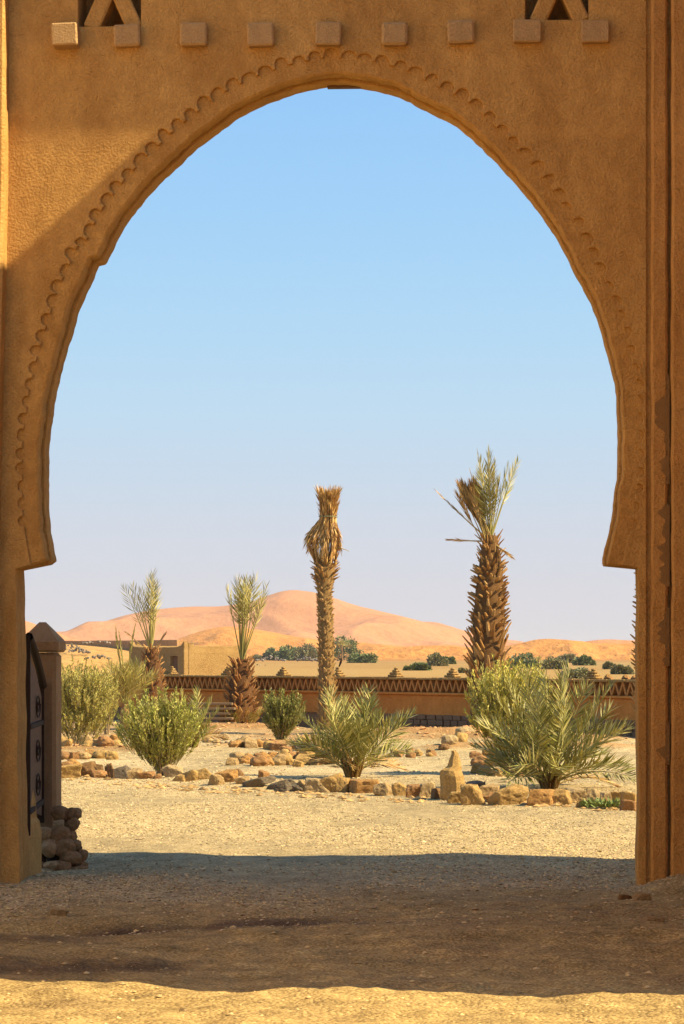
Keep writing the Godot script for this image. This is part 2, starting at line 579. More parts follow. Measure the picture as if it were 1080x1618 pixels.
func make_dunes() -> void:
	dune("dune", "great pink sand dune closing the view", [-300, 1020, -60, 1012, 40, 1006, 100, 999, 150, 985, 200, 970, 250, 961, 300, 957, 350, 956, 400, 948, 430, 937, 455, 931, 480, 932, 510, 938, 560, 954, 600, 964, 650, 976, 700, 990, 740, 1002, 790, 1014, 900, 1022, 1150, 1026, 1300, 1036], 2600.0, 3.4, Color(0.54, 0.25, 0.115), Color(0.58, 0.28, 0.13), 0.30)
	dune("dune", "pink sand dune behind the gate post", [-420, 1010, -300, 985, -150, 968, -40, 972, 40, 979, 70, 990, 110, 1006, 200, 1030], 2000.0, 3.2, Color(0.54, 0.25, 0.10), Color(0.58, 0.27, 0.115), 0.08)
	dune("dune", "orange sand dune before the great pink one", [120, 1040, 220, 1026, 275, 1010, 310, 996, 345, 988, 365, 987, 400, 991, 470, 1003, 560, 1014, 640, 1020, 740, 1030, 800, 1040], 1250.0, 3.6, Color(0.57, 0.255, 0.07), Color(0.60, 0.285, 0.085), 0.30)
	dune("dune", "low orange dune left of the thick palm", [480, 1046, 560, 1030, 620, 1020, 690, 1016, 740, 1019, 800, 1030, 860, 1044], 1050.0, 4.5, Color(0.57, 0.255, 0.07), Color(0.60, 0.285, 0.085), 0.36)
	dune("dune", "orange sand dune right of the thick palm", [640, 1048, 740, 1033, 790, 1020, 825, 1012, 850, 1007, 875, 1006, 905, 1008, 940, 1012, 1003, 1013, 1080, 1010, 1180, 1018, 1300, 1040], 1000.0, 4.2, Color(0.57, 0.255, 0.07), Color(0.60, 0.285, 0.085), 0.34)
	dune("dune", "small pink dune showing behind the right orange dune", [860, 1022, 920, 1012, 955, 1008, 985, 1009, 1030, 1012, 1120, 1024], 1700.0, 3.5, Color(0.54, 0.25, 0.10), Color(0.58, 0.27, 0.115), 0.1)
	dune("dune", "small sand hump among the bushes beyond the wall", [820, 1066, 870, 1058, 895, 1048, 915, 1045, 940, 1047, 975, 1056, 1040, 1064], 235.0, 8.0, Color(0.56, 0.31, 0.09), Color(0.58, 0.33, 0.105), 0.12)
	dune("sandy_rise", "stony sand rise left of the mud hut", [-160, 1004, -60, 1002, 40, 1003, 95, 1004, 150, 1008, 210, 1015, 280, 1024, 340, 1036, 420, 1052], 300.0, 22.0, Color(0.56, 0.31, 0.09), Color(0.48, 0.30, 0.125), 0.10)


# ------------------------------------------------------------------ gateway
func spline(pts: PackedVector2Array, step: float) -> PackedVector2Array:
	var out := PackedVector2Array()
	for i in pts.size() - 1:
		var n := maxi(1, int(pts[i].distance_to(pts[i + 1]) / step))
		for k in n:
			var t := float(k) / n
			out.append(pts[i].cubic_interpolate(pts[i + 1], pts[maxi(i - 1, 0)], pts[mini(i + 2, pts.size() - 1)], t))
	out.append(pts[pts.size() - 1])
	return out


func shift(pts: PackedVector2Array, by: float) -> PackedVector2Array:   # offset an open line to its left
	var out := PackedVector2Array()
	for i in pts.size():
		var t := (pts[mini(i + 2, pts.size() - 1)] - pts[maxi(i - 2, 0)]).normalized()
		out.append(pts[i] + Vector2(-t.y, t.x) * by)
	return out


func slab(g: Geo, poly: PackedVector2Array, z0: float, z1: float, bev := 0.0, col := Color.WHITE) -> void:
	# poly counter-clockwise, extruded from z0 (back) to z1 (front)
	var tris := Geometry2D.triangulate_polygon(poly)
	var m := poly.size()
	var fr := poly
	if bev > 0.0:
		fr = PackedVector2Array()
		for i in m:
			var a := poly[(i - 1 + m) % m]
			var b := poly[(i + 1) % m]
			var t := (b - a).normalized()
			fr.append(poly[i] + Vector2(-t.y, t.x) * bev)
	for k in range(0, tris.size(), 3):
		var q := [tris[k], tris[k + 1], tris[k + 2]]
		var a2: Vector2 = poly[q[0]]
		if (poly[q[1]] - a2).cross(poly[q[2]] - a2) < 0.0: q.reverse()
		g.tri(Vector3(fr[q[0]].x, fr[q[0]].y, z1), Vector3(fr[q[1]].x, fr[q[1]].y, z1), Vector3(fr[q[2]].x, fr[q[2]].y, z1), col)
		g.tri(Vector3(poly[q[2]].x, poly[q[2]].y, z0), Vector3(poly[q[1]].x, poly[q[1]].y, z0), Vector3(poly[q[0]].x, poly[q[0]].y, z0), col)
	for i in m:
		var j := (i + 1) % m
		var a := Vector3(poly[i].x, poly[i].y, z0)
		var b := Vector3(poly[j].x, poly[j].y, z0)
		var c := Vector3(poly[j].x, poly[j].y, z1 - bev)
		var e := Vector3(poly[i].x, poly[i].y, z1 - bev)
		g.quad(a, b, c, e, col)
		if bev > 0.0:
			g.quad(e, c, Vector3(fr[j].x, fr[j].y, z1), Vector3(fr[i].x, fr[i].y, z1), col)


func make_gateway() -> void:
	var t := thing("gateway", "tall mud plaster gateway with a horseshoe arch and scalloped edging", "gateway", gate_frame)
	var raw := [-2.22, 2.39, -2.19, 2.42, -2.205, 2.51, -2.22, 2.59, -2.245, 2.78, -2.25, 2.92, -2.25, 3.07, -2.24, 3.31, -2.21, 3.55, -2.16, 3.79, -2.10, 4.03, -2.02, 4.29, -1.92, 4.51, -1.86, 4.645, -1.81, 4.66, -1.75, 4.77, -1.65, 4.96, -1.51, 5.14, -1.40, 5.26, -1.26, 5.40, -1.08, 5.55, -0.88, 5.70, -0.69, 5.81, -0.50, 5.89, -0.31, 5.94, -0.13, 5.975, 0.0, 5.98, 0.13, 5.965, 0.29, 5.93, 0.46, 5.87, 0.62, 5.79]
	raw.append_array([0.76, 5.71, 0.91, 5.61, 1.03, 5.50, 1.17, 5.36, 1.31, 5.21, 1.43, 5.06, 1.52, 4.92, 1.62, 4.76, 1.71, 4.59, 1.81, 4.40, 1.90, 4.18, 1.97, 3.93, 2.02, 3.70, 2.04, 3.48, 2.043, 3.25, 2.03, 2.98, 2.00, 2.74, 1.97, 2.57, 1.93, 2.43, 1.94, 2.37])
	var pts := PackedVector2Array()
	for i in range(0, raw.size(), 2): pts.append(Vector2(raw[i], raw[i + 1]))
	var arch := spline(pts, 0.03)
	for i in arch.size():   # the uneven hand of the plasterer
		var q := arch[i]
		arch[i] += Vector2(noise_b.get_noise_2d(q.x * 200.0, q.y * 200.0), noise_b.get_noise_2d(q.x * 200.0 + 99.0, q.y * 200.0)) * 0.011
		arch[i] += Vector2(noise_b.get_noise_2d(q.x * 900.0, q.y * 900.0), noise_b.get_noise_2d(q.x * 900.0 + 99.0, q.y * 900.0)) * 0.007
	var outline := func(edge: PackedVector2Array, jamb_l: float, jamb_r: float, left: float, right: float, high: float) -> PackedVector2Array:
		# counter-clockwise: the two feet, the outer sides, then down along the opening
		var p := PackedVector2Array()
		var kl := 0.0
		p.append(Vector2(left, -0.4))
		p.append(Vector2(jamb_l + 0.03, -0.4))
		for k in 24:
			var y := -0.2 + 2.54 * k / 23.0
			kl = 0.012 * noise_b.get_noise_2d(y * 160.0, 5.0)
			p.append(Vector2(jamb_l + 0.022 * (1.0 - k / 23.0) + kl, y))
		for q in edge: p.append(q)
		for k in 24:
			var y := 2.34 - 2.54 * k / 23.0
			kl = 0.012 * noise_b.get_noise_2d(y * 160.0, 55.0)
			p.append(Vector2(jamb_r + kl, y))
		p.append(Vector2(jamb_r, -0.4))
		p.append(Vector2(right, -0.4))
		# the top, open where the two lattice windows begin
		p.append(Vector2(right, high))
		for w in [[1.815, 1.35], [-1.495, -1.965]]:
			p.append(Vector2(w[0], high)); p.append(Vector2(w[0], 6.37)); p.append(Vector2(w[1], 6.37)); p.append(Vector2(w[1], high))
		p.append(Vector2(left, high))
		return p
	var g := Geo.new()
	# the back half of the thickness carries the lining that the sky is seen against
	slab(g, outline.call(arch, -2.43, 2.18, -2.9, 2.9, 6.9), -0.38, -0.19, 0.006)
	put("arch_lining", g.mesh(), M.plaster_inner, t)
	g = Geo.new()
	var front := shift(arch, 0.022)
	for i in front.size():
		var q := front[i]
		front[i] += Vector2(noise_b.get_noise_2d(q.x * 500.0, q.y * 500.0), noise_b.get_noise_2d(q.x * 500.0 + 99.0, q.y * 500.0)) * 0.009
	slab(g, outline.call(front, -2.43, 2.18, -2.9, 2.9, 6.9), -0.175, -0.028, 0.014)
	put("arch_band", g.mesh(), M.plaster_inner, t)
	# the gap between the two, a little recessed
	g = Geo.new()
	slab(g, outline.call(shift(arch, 0.05), -2.45, 2.20, -2.9, 2.9, 6.9), -0.19, -0.175)
	put("joint", g.mesh(), M.plaster_red, t)
	# the face of the wall, cut out in scallops round the band
	var line := shift(arch, 0.135)
	var from := 0
	while line[from].y < 2.62: from += 1
	var to := line.size() - 1
	while line[to].y < 2.60: to -= 1
	var along := PackedVector2Array()
	for i in range(from, to + 1): along.append(line[i])
	var total := 0.0
	var cum := PackedFloat32Array([0.0])
	for i in along.size() - 1:
		total += along[i].distance_to(along[i + 1])
		cum.append(total)
	var count := int(round(total / 0.1265))
	var lobes := PackedVector2Array()
	var sample := func(s: float) -> Array:
		var k := clampi(cum.bsearch(s) - 1, 0, along.size() - 2)
		var f := clampf((s - cum[k]) / maxf(cum[k + 1] - cum[k], 1e-5), 0.0, 1.0)
		var a := along[maxi(k - 3, 0)]
		var b := along[mini(k + 4, along.size() - 1)]
		return [along[k].lerp(along[k + 1], f), (b - a).normalized()]
	for i in count:
		var s0 := total * i / count
		var s1 := total * (i + 1) / count
		var mid := (s0 + s1) * 0.5 + r(-0.010, 0.010)
		var half := (s1 - s0) * 0.5 * r(0.68, 0.93)
		var high := r(0.044, 0.078)
		var at_mid: Vector2 = (sample.call(clampf(mid, 0.0, total)) as Array)[0]
		var worn := clampf((at_mid.y - (3.9 if at_mid.x > 0.0 else 3.3)) / 1.5, 0.0, 1.0)
		half *= lerpf(0.8, 1.0, worn)
		high *= lerpf(0.72, 1.0, worn)
		for k in 9:
			var a := PI * k / 8.0
			var sp: Array = sample.call(clampf(mid - half * cos(a), 0.0, total))
			var tt: Vector2 = sp[1]
			lobes.append((sp[0] as Vector2) + Vector2(-tt.y, tt.x) * (0.004 + high * pow(sin(a), 0.8)))
	var face_edge := PackedVector2Array()
	face_edge.append(Vector2(-2.32, 2.37)); face_edge.append(Vector2(-2.345, 2.5))
	face_edge.append_array(lobes)
	face_edge.append(Vector2(2.085, 2.5)); face_edge.append(Vector2(2.06, 2.36))
	g = Geo.new()
	slab(g, outline.call(face_edge, -2.427, 2.175, -2.7, 2.238, 6.9), -0.027, 0.0, 0.006)
	put("wall_face", g.mesh(), M.plaster, t)
	# above: the wall over the lattice windows, out of the picture, and its cornice
	g = Geo.new()
	g.box(Vector3(-3.6, 6.903, -0.38), Vector3(3.2, 8.5, 0.0), 0.0)
	put("upper_wall", g.mesh(), M.plaster, t)
	g = Geo.new()
	g.box(Vector3(-3.6, 8.503, -0.45), Vector3(2.7, 8.75, 0.456), 0.02)
	put("cornice", g.mesh(), M.plaster, t)
	# slanting bars of the lattice windows
	for w in [[-1.965, -1.495], [1.35, 1.815]]:
		var cx: float = (w[0] + w[1]) * 0.5 + 0.02
		for s in [-1.0, 1.0]:
			g = Geo.new()
			var lean := Transform3D(Basis(Vector3(0, 0, 1), 0.42 * s), Vector3(cx + s * 0.165, 6.36, -0.10))
			g.box(Vector3(-0.06, 0.0, -0.10), Vector3(0.06, 0.72, 0.085), 0.012, lean)
			put("lattice_bar", g.mesh(), M.plaster, t)
		g = Geo.new()
		g.box(Vector3(w[0] - 0.15, 6.2, -0.42), Vector3(w[1] + 0.15, 6.95, -0.383), 0.0)
		put("window_back", g.mesh(), M.plaster_red, t)
	# projecting plaster blocks
	var bx := [-2.045, -1.59, -1.095, -0.60, -0.10, 0.39, 0.88, 1.365, 1.863]
	for i in bx.size():
		g = Geo.new()
		var s := r(-0.006, 0.006)
		var wide := r(0.092, 0.102)
		g.box(Vector3(-wide + s, -0.083 - s, -0.01), Vector3(wide, 0.083 + r(-0.006, 0.006), (0.145 if i == 0 else 0.08) + s), r(0.008, 0.018), Transform3D(Basis(Vector3(0, 0, 1), r(-0.04, 0.04)), Vector3(bx[i], 6.285 - 0.002 * i + r(-0.006, 0.006), 0)))
		put("block", g.mesh(), M.block, t)
	# the small board wedged at the crown of the arch
	g = Geo.new()
	g.box(Vector3(-0.13, 5.962, -0.372), Vector3(0.125, 5.985, -0.31), 0.004)
	put("board", g.mesh(), M.panel, t)
	# left pilaster, leaning a little
	g = Geo.new()
	var pil := PackedVector2Array([Vector2(-3.6, -0.4), Vector2(-2.60, -0.4), Vector2(-2.56, 2.0), Vector2(-2.535, 3.2), Vector2(-2.505, 4.4), Vector2(-2.488, 5.2), Vector2(-2.482, 6.9), Vector2(-3.6, 6.9)])
	slab(g, pil, -0.4, 0.17, 0.02)
	put("pilaster", g.mesh(), M.plaster, t)
	# right ribs
	for rib in [[2.268, 2.388, 0.055], [2.412, 3.0, 0.12]]:
		g = Geo.new()
		var p := PackedVector2Array([Vector2(rib[0], -0.4), Vector2(rib[1], -0.4), Vector2(rib[1], 6.9), Vector2(rib[0], 6.9)])
		var rough := PackedVector2Array()
		rough.append(p[0]); rough.append(p[1])
		for k in 60: rough.append(Vector2(rib[1] + 0.006 * noise_b.get_noise_2d(k * 30.0, rib[1] * 90.0), -0.3 + 7.2 * k / 60.0))
		rough.append(p[2]); rough.append(p[3])
		for k in 60: rough.append(Vector2(rib[0] + 0.008 * noise_b.get_noise_2d(k * 30.0, rib[0] * 90.0), 6.8 - 7.1 * k / 60.0))
		slab(g, rough, -0.3, rib[2], 0.018)
		put("rib", g.mesh(), M.plaster_red, t)
	# where the plaster of the first rib has come away, the darker mud below shows
	for part in [[2.95, 3.75, 0.0], [2.2, 2.8, 0.2], [1.62, 2.05, 0.3], [0.9, 1.2, 0.45]]:
		g = Geo.new()
		var p := PackedVector2Array()
		for k in 40:
			p.append(Vector2(2.402, lerpf(part[0], part[1], k / 39.0)))
		for k in range(39, -1, -1):
			var y: float = lerpf(part[0], part[1], k / 39.0)
			var end := sin(PI * clampf(k / 39.0, 0.03, 0.97))
			var wide: float = 0.055 * pow(end, 0.4) * (0.75 + 1.5 * noise_b.get_noise_2d(y * 330.0, part[2] * 100.0) + 0.9 * noise_b.get_noise_2d(y * 1400.0, 7.0))
			p.append(Vector2(2.388 - clampf(wide, 0.004, 0.095), y))
		slab(g, p, 0.04, 0.0565)
		put("stain", g.mesh(), M.plaster_dark, t)
	# broken plaster at the foot of the left jamb
	g = Geo.new()
	slab(g, PackedVector2Array([Vector2(-2.7, -0.3), Vector2(-2.415, -0.3), Vector2(-2.415, 0.30), Vector2(-2.430, 0.40), Vector2(-2.455, 0.43), Vector2(-2.460, 0.55), Vector2(-2.475, 0.62), Vector2(-2.500, 0.70), Vector2(-2.7, 0.74)]), -1.0, -0.4, 0.006)
	put("plaster_stub", g.mesh(), M.plaster, t)
	# the tower that flanks the gateway on the right, outside the picture: it keeps the sun off the arch
	g = Geo.new()
	g.box(Vector3(2.75, -0.4, -2.0), Vector3(6.2, 9.26, 6.05), 0.03)
	put("flanking_tower", g.mesh(), M.plaster, t)
	# the courtyard's far side, behind and left of the camera
	g = Geo.new()
	g.box(Vector3(-5.4, -0.4, 0.2), Vector3(-4.8, 9.0, 30.0), 0.05)
	tag(put("courtyard_wall", g.mesh(), M.limewash, self, gate_frame), "plain plaster wall closing the left side of the courtyard", "", "", "structure")


func make_post_and_leaf() -> void:
	var d := 21.0
	var base := foot(69, d)
	var o := thing("gate_post", "plastered gate post with a pointed cap beside the iron gate", "post", Transform3D(Basis(Vector3.UP, -0.08), Vector3(base.x, 0, base.z)))
	var g := Geo.new()
	g.box(Vector3(-0.145, -0.3, -0.145), Vector3(0.125, 1.72, 0.145), 0.03)
	put("shaft", g.mesh(), M.post, o)
	g = Geo.new()
	g.box(Vector3(-0.175, 1.722, -0.17), Vector3(0.155, 1.83, 0.17), 0.02)
	var top := Vector3(-0.01, 2.0, 0)
	var a := Vector3(-0.16, 1.828, 0.155)
	var b := Vector3(0.14, 1.828, 0.155)
	var c := Vector3(0.14, 1.828, -0.155)
	var e := Vector3(-0.16, 1.828, -0.155)
	var k := 0.16
	var ta := top.lerp(a, k); var tb := top.lerp(b, k); var tc := top.lerp(c, k); var te := top.lerp(e, k)
	g.quad(a, b, tb, ta); g.quad(b, c, tc, tb); g.quad(c, e, te, tc); g.quad(e, a, ta, te)
	g.quad(ta, tb, tc, te)
	put("cap", g.mesh(), M.post, o)
	# the open leaf of the gate, folded back towards the post
	var p0 := at(41, 1035, 19.3)
	var p1 := at(64, 1035, 20.85)
	var along := Vector3(p1.x - p0.x, 0, p1.z - p0.z)
	var ln := along.length()
	var fr := Transform3D(Basis(along.normalized(), Vector3.UP, along.normalized().cross(Vector3.UP)), Vector3(p0.x, 0, p0.z))
	var leaf := thing("iron_gate", "open iron gate leaf with a slanting top rail folded against the jamb", "gate", fr)
	g = Geo.new()
	slab(g, PackedVector2Array([Vector2(0.05, 0.52), Vector2(ln - 0.06, 0.38), Vector2(ln - 0.06, 1.36), Vector2(ln * 0.5, 1.58), Vector2(0.05, 1.70)]), -0.012, 0.012)
	put("panel", g.mesh(), M.panel, leaf)
	g = Geo.new()
	g.tube(PackedVector3Array([Vector3(0, 1.84, 0.02), Vector3(ln * 0.35, 1.74, 0.02), Vector3(ln * 0.7, 1.60, 0.02), Vector3(ln, 1.45, 0.02)]), PackedFloat32Array([0.035, 0.035, 0.035, 0.035]), 6)
	put("top_rail", g.mesh(), M.iron, leaf)
	for s in [0.03, ln - 0.03]:
		g = Geo.new()
		g.box(Vector3(s - 0.022, 0.32, -0.025), Vector3(s + 0.022, 1.86 - 0.38 * s / ln, 0.03), 0.004)
		put("stile", g.mesh(), M.iron, leaf)
	for y in [0.5, 1.15]:
		g = Geo.new()
		g.box(Vector3(0.04, y - 0.02, 0.012), Vector3(ln - 0.04, y + 0.02, 0.035), 0.003)
		put("cross_rail", g.mesh(), M.iron, leaf)
	for s in [0.55]:
		for y in [0.68, 0.95, 1.3]:
			g = Geo.new()
			var ps := PackedVector3Array()
			var rs := PackedFloat32Array()
			for i in 22:
				var a2 := 0.6 * i
				var rr := 0.015 + 0.0045 * i
				ps.append(Vector3(ln * s + cos(a2) * rr * 2.4, y + sin(a2) * rr, 0.03))
				rs.append(0.006)
			g.tube(ps, rs, 5)
			put("scroll", g.mesh(), M.iron, leaf)


# ------------------------------------------------------------------ rocks
func icosphere(sub: int) -> Array:
	var p := (1.0 + sqrt(5.0)) / 2.0
	var v: Array[Vector3] = []
	for q in [[-1, p, 0], [1, p, 0], [-1, -p, 0], [1, -p, 0], [0, -1, p], [0, 1, p], [0, -1, -p], [0, 1, -p], [p, 0, -1], [p, 0, 1], [-p, 0, -1], [-p, 0, 1]]:
		v.append(Vector3(q[0], q[1], q[2]).normalized())
	var f := [[0, 11, 5], [0, 5, 1], [0, 1, 7], [0, 7, 10], [0, 10, 11], [1, 5, 9], [5, 11, 4], [11, 10, 2], [10, 7, 6], [7, 1, 8], [3, 9, 4], [3, 4, 2], [3, 2, 6], [3, 6, 8], [3, 8, 9], [4, 9, 5], [2, 4, 11], [6, 2, 10], [8, 6, 7], [9, 8, 1]]
	for s in sub:
		var seen := {}
		var nf := []
		for q in f:
			var m := []
			for k in 3:
				var a: int = q[k]
				var b: int = q[(k + 1) % 3]
				var key := Vector2i(mini(a, b), maxi(a, b))
				if not seen.has(key):
					seen[key] = v.size()
					v.append(((v[a] + v[b]) * 0.5).normalized())
				m.append(seen[key])
			nf.append([q[0], m[0], m[2]]); nf.append([q[1], m[1], m[0]]); nf.append([q[2], m[2], m[1]]); nf.append([m[0], m[1], m[2]])
		f = nf
	return [v, f]


func make_rock_shapes() -> void:
	var ico := icosphere(3)
	var dirs: Array[Vector3] = ico[0]
	for n in 14:
		var planes := []
		for axis in 3:
			for sg in [-1.0, 1.0]:
				var nn := Vector3(r(-0.35, 0.35), r(-0.35, 0.35), r(-0.35, 0.35))
				nn[axis] = sg
				planes.append([nn.normalized(), r(0.55, 0.8)])
		for k in 4:
			planes.append([Vector3(r(-1, 1), r(-0.2, 1), r(-1, 1)).normalized(), r(0.6, 0.95)])
		var pos: Array[Vector3] = []
		for q in dirs:
			var d := 1.35
			for pl in planes:
				var c: float = q.dot(pl[0])
				if c > 0.05: d = minf(d, pl[1] / c)
			d += 0.09 * noise_b.get_noise_3dv(q * 160.0 + Vector3(n * 40.0, 0, 0)) + 0.035 * noise_b.get_noise_3dv(q * 500.0 + Vector3(n * 40.0, 0, 0))
			pos.append(q * d)
		rocks_sharp.append(rock_from(pos, ico[1], 0.25))
	for n in 8:
		var pos: Array[Vector3] = []
		for q in dirs:
			pos.append(q * (0.92 + 0.34 * noise_a.get_noise_3dv(q * 75.0 + Vector3(n * 50.0, 0, 0)) + 0.04 * noise_b.get_noise_3dv(q * 300.0 + Vector3(n * 40.0, 0, 0))))
		rocks_round.append(rock_from(pos, ico[1], 1.0))


func rock_from(pos: Array[Vector3], faces: Array, smooth: float) -> ArrayMesh:
	var sum: Array[Vector3] = []
	sum.resize(pos.size())
	sum.fill(Vector3.ZERO)
	for f in faces:
		var fn := (pos[f[1]] - pos[f[0]]).cross(pos[f[2]] - pos[f[0]])
		for k in 3: sum[f[k]] += fn
	var g := Geo.new()
	for f in faces:
		var fn := (pos[f[1]] - pos[f[0]]).cross(pos[f[2]] - pos[f[0]]).normalized()
		var id := []
		for k in 3:
			var tint := 1.0 + 0.35 * noise_a.get_noise_3dv(pos[f[k]] * 110.0)
			id.append(g.add(pos[f[k]], fn.lerp(sum[f[k]].normalized(), smooth).normalized(), Color(tint, tint, tint)))
		g.face(id[0], id[1], id[2])
	return g.mesh()


const NTH := ["first", "second", "third", "fourth", "fifth", "sixth", "seventh", "eighth", "ninth", "tenth", "eleventh", "twelfth", "thirteenth", "fourteenth", "fifteenth", "sixteenth", "seventeenth", "eighteenth", "nineteenth", "twentieth", "twenty-first", "twenty-second", "twenty-third", "twenty-fourth", "twenty-fifth", "twenty-sixth", "twenty-seventh", "twenty-eighth", "twenty-ninth", "thirtieth", "thirty-first", "thirty-second", "thirty-third", "thirty-fourth", "thirty-fifth", "thirty-sixth", "thirty-seventh", "thirty-eighth", "thirty-ninth", "fortieth"]


func stone(called: String, px: float, base_y: float, w: float, h: float, tone: String, label: String, group: String, shape := -1, tilt := 0.0, d_off := 0.0, flat := 0.75) -> MeshInstance3D:
	var d := F * EYE / (base_y - 1035.0) + d_off
	var u := d / F
	var p := foot(px, d)
	var ww := w * u * 0.5
	var hh := h * u * 0.5
	var dep := maxf(ww, hh) * flat * r(0.85, 1.2)
	var mesh: ArrayMesh = rocks_sharp[rng.randi() % rocks_sharp.size()] if shape < 0 else rocks_round[shape % rocks_round.size()]
	var b := Basis(Vector3(0, 0, 1), tilt) * Basis.from_scale(Vector3(ww * 1.5, hh * 1.45, dep * 1.3)) * Basis(Vector3.UP, r(-0.5, 0.5) + PI * float(rng.randi() % 2))
	var o := put(called, mesh, M["rock_" + tone], self, Transform3D(b, p + Vector3(0, hh * 0.78 + (F * EYE / d + 1035.0 - base_y) * 0.0, -dep * 0.6)))
	tag(o, label, "stone", group)
	return o


func make_border() -> void:
	# px, base y, width, height, tone: the row of stones along the drive
	var row := [
		[100, 1231, 40, 24, "ochre"], [133, 1229, 29, 23, "brown"], [151, 1222, 17, 14, "brown"], [154, 1231, 27, 13, "rust"], [171, 1230, 13, 22, "brown"], [182, 1231, 13, 15, "brown"], [194, 1232, 22, 21, "slate"],
		[213, 1232, 19, 16, "tan"], [233, 1232, 24, 12, "rust"], [249, 1233, 11, 9, "rust"], [271, 1231, 28, 21, "pale"], [285, 1235, 19, 12, "ochre"], [302, 1235, 20, 18, "ochre"], [321, 1234, 22, 18, "ochre"], [341, 1240, 21, 17, "tan"],
		[360, 1238, 24, 19, "orange"], [374, 1230, 18, 12, "brown"], [384, 1240, 20, 13, "tan"], [404, 1242, 36, 13, "slate"], [416, 1234, 12, 16, "rust"], [437, 1244, 25, 14, "slate"], [444, 1249, 23, 16, "slate"], [458, 1242, 18, 12, "slate"],
		[466, 1247, 20, 14, "slate"], [479, 1247, 15, 20, "tan"], [500, 1249, 30, 24, "pale"], [526, 1249, 31, 29, "ochre"], [543, 1249, 19, 25, "ochre"], [576, 1250, 46, 25, "orange"], [607, 1253, 28, 21, "tan"], [631, 1255, 23, 22, "ochre"],
		[654, 1258, 26, 22, "rust"], [675, 1258, 21, 26, "pale"], [689, 1260, 14, 18, "brown"], [724, 1269, 25, 19, "ochre"], [746, 1271, 29, 35, "ochre"], [751, 1250, 29, 18, "grey"], [776, 1258, 24, 21, "tan"], [765, 1266, 21, 10, "rust"],
		[780, 1268, 15, 17, "rust"], [809, 1272, 49, 33, "ochre"], [859, 1274, 39, 27, "orange"], [887, 1274, 21, 26, "ochre"], [908, 1272, 34, 25, "pale"], [919, 1277, 17, 14, "ochre"], [938, 1272, 26, 22, "pale"], [957, 1273, 18, 20, "pale"],
		[976, 1270, 25, 20, "ochre"], [995, 1274, 24, 20, "ochre"], [994, 1281, 24, 18, "rust"]]
	var looks := {"ochre": "ochre", "orange": "orange tan", "brown": "dark brown", "rust": "rust brown", "pale": "pale cream", "slate": "dark slaty", "tan": "tan", "grey": "grey topped"}
	row.sort_custom(func(a, b): return a[0] < b[0])
	var half := int(row.size() / 2)
	for i in row.size():
		var s: Array = row[i]
		var size := "large" if s[2] > 28 else ("small" if s[2] < 17 else "middling")
		var shape := "slab" if s[3] < s[2] * 0.55 else ("upright stone" if s[3] > s[2] * 1.05 else "block")
		var place := ("%s from the left end" % NTH[i]) if i < half else ("%s from the right end" % NTH[row.size() - 1 - i])
		stone("border_stone", s[0], s[1], s[2], s[3], s[4], "%s %s %s, %s of the drive's stone border" % [size, looks[s[4]], shape, place], "stones edging the gravel drive", -1, r(-0.12, 0.12) + (0.35 if s[4] == "slate" else 0.0))
	# small chips wedged between them
	var pts: Array[Transform3D] = []
	var cs := PackedColorArray()
	for i in 320:
		var px := r(90, 1004)
		var y := lerpf(1232, 1280, pow(clampf((px - 100) / 900.0, 0, 1), 0.8)) + r(-7, 3)
		var d := F * EYE / (y - 1035.0)
		var p := foot(px, d)
		var s := 0.02 + 0.06 * pow(rng.randf(), 2.0)
		pts.append(Transform3D(Basis(Vector3.UP, r(0, TAU)).scaled(Vector3(s, s * r(0.5, 0.9), s)), p + Vector3(0, s * 0.1, 0)))
		var q := r(0.4, 1.1)
		cs.append(Color(q, q * 0.8, q * 0.6))
	scatter("stone_chips", "chips of stone wedged along the stone border", pebble_mesh(), M.pebble, pts, cs)
	# the standing stone
	var d0 := F * EYE / (1262.0 - 1035.0)
	var base := foot(717, d0)
	var g := Geo.new()
	var u := d0 / F
	var prof := [[-20, 21, 0], [-22, 20, 12], [-20, 19, 26], [-22, 17, 42], [-21, 12, 50], [-11, 12, 56], [-8, 10, 66], [-3, 8, 76], [-4, 4, 81]]
	var rings := []
	for k in prof.size():
		var q: Array = prof[k]
		var ring := []
		for s in 14:
			var a := TAU * s / 14.0
			var cx: float = (q[0] + q[1]) * 0.5 * u
			var rx: float = (q[1] - q[0]) * 0.5 * u
			var wob := 1.0 + 0.16 * noise_b.get_noise_2d(s * 40.0, k * 45.0)
			ring.append(Vector3(cx + cos(a) * rx * wob, q[2] * u + 0.02 * noise_b.get_noise_2d(s * 60.0, k * 10.0), -sin(a) * minf(rx * 0.8, 0.12) * wob))
		rings.append(ring)
	for k in rings.size() - 1:
		for s in 14:
			g.quad(rings[k][s], rings[k + 1][s], rings[k + 1][(s + 1) % 14], rings[k][(s + 1) % 14])
	for s in range(1, 13):
		var last: Array = rings[rings.size() - 1]
		g.tri(last[0], last[s + 1], last[s])
	var st := put("standing_stone", g.mesh(), M.rock_ochre, self, Transform3D(Basis(), base + Vector3(0, -0.02, -0.1)))
	tag(st, "tall upright ochre stone set on end in the drive's border", "stone")


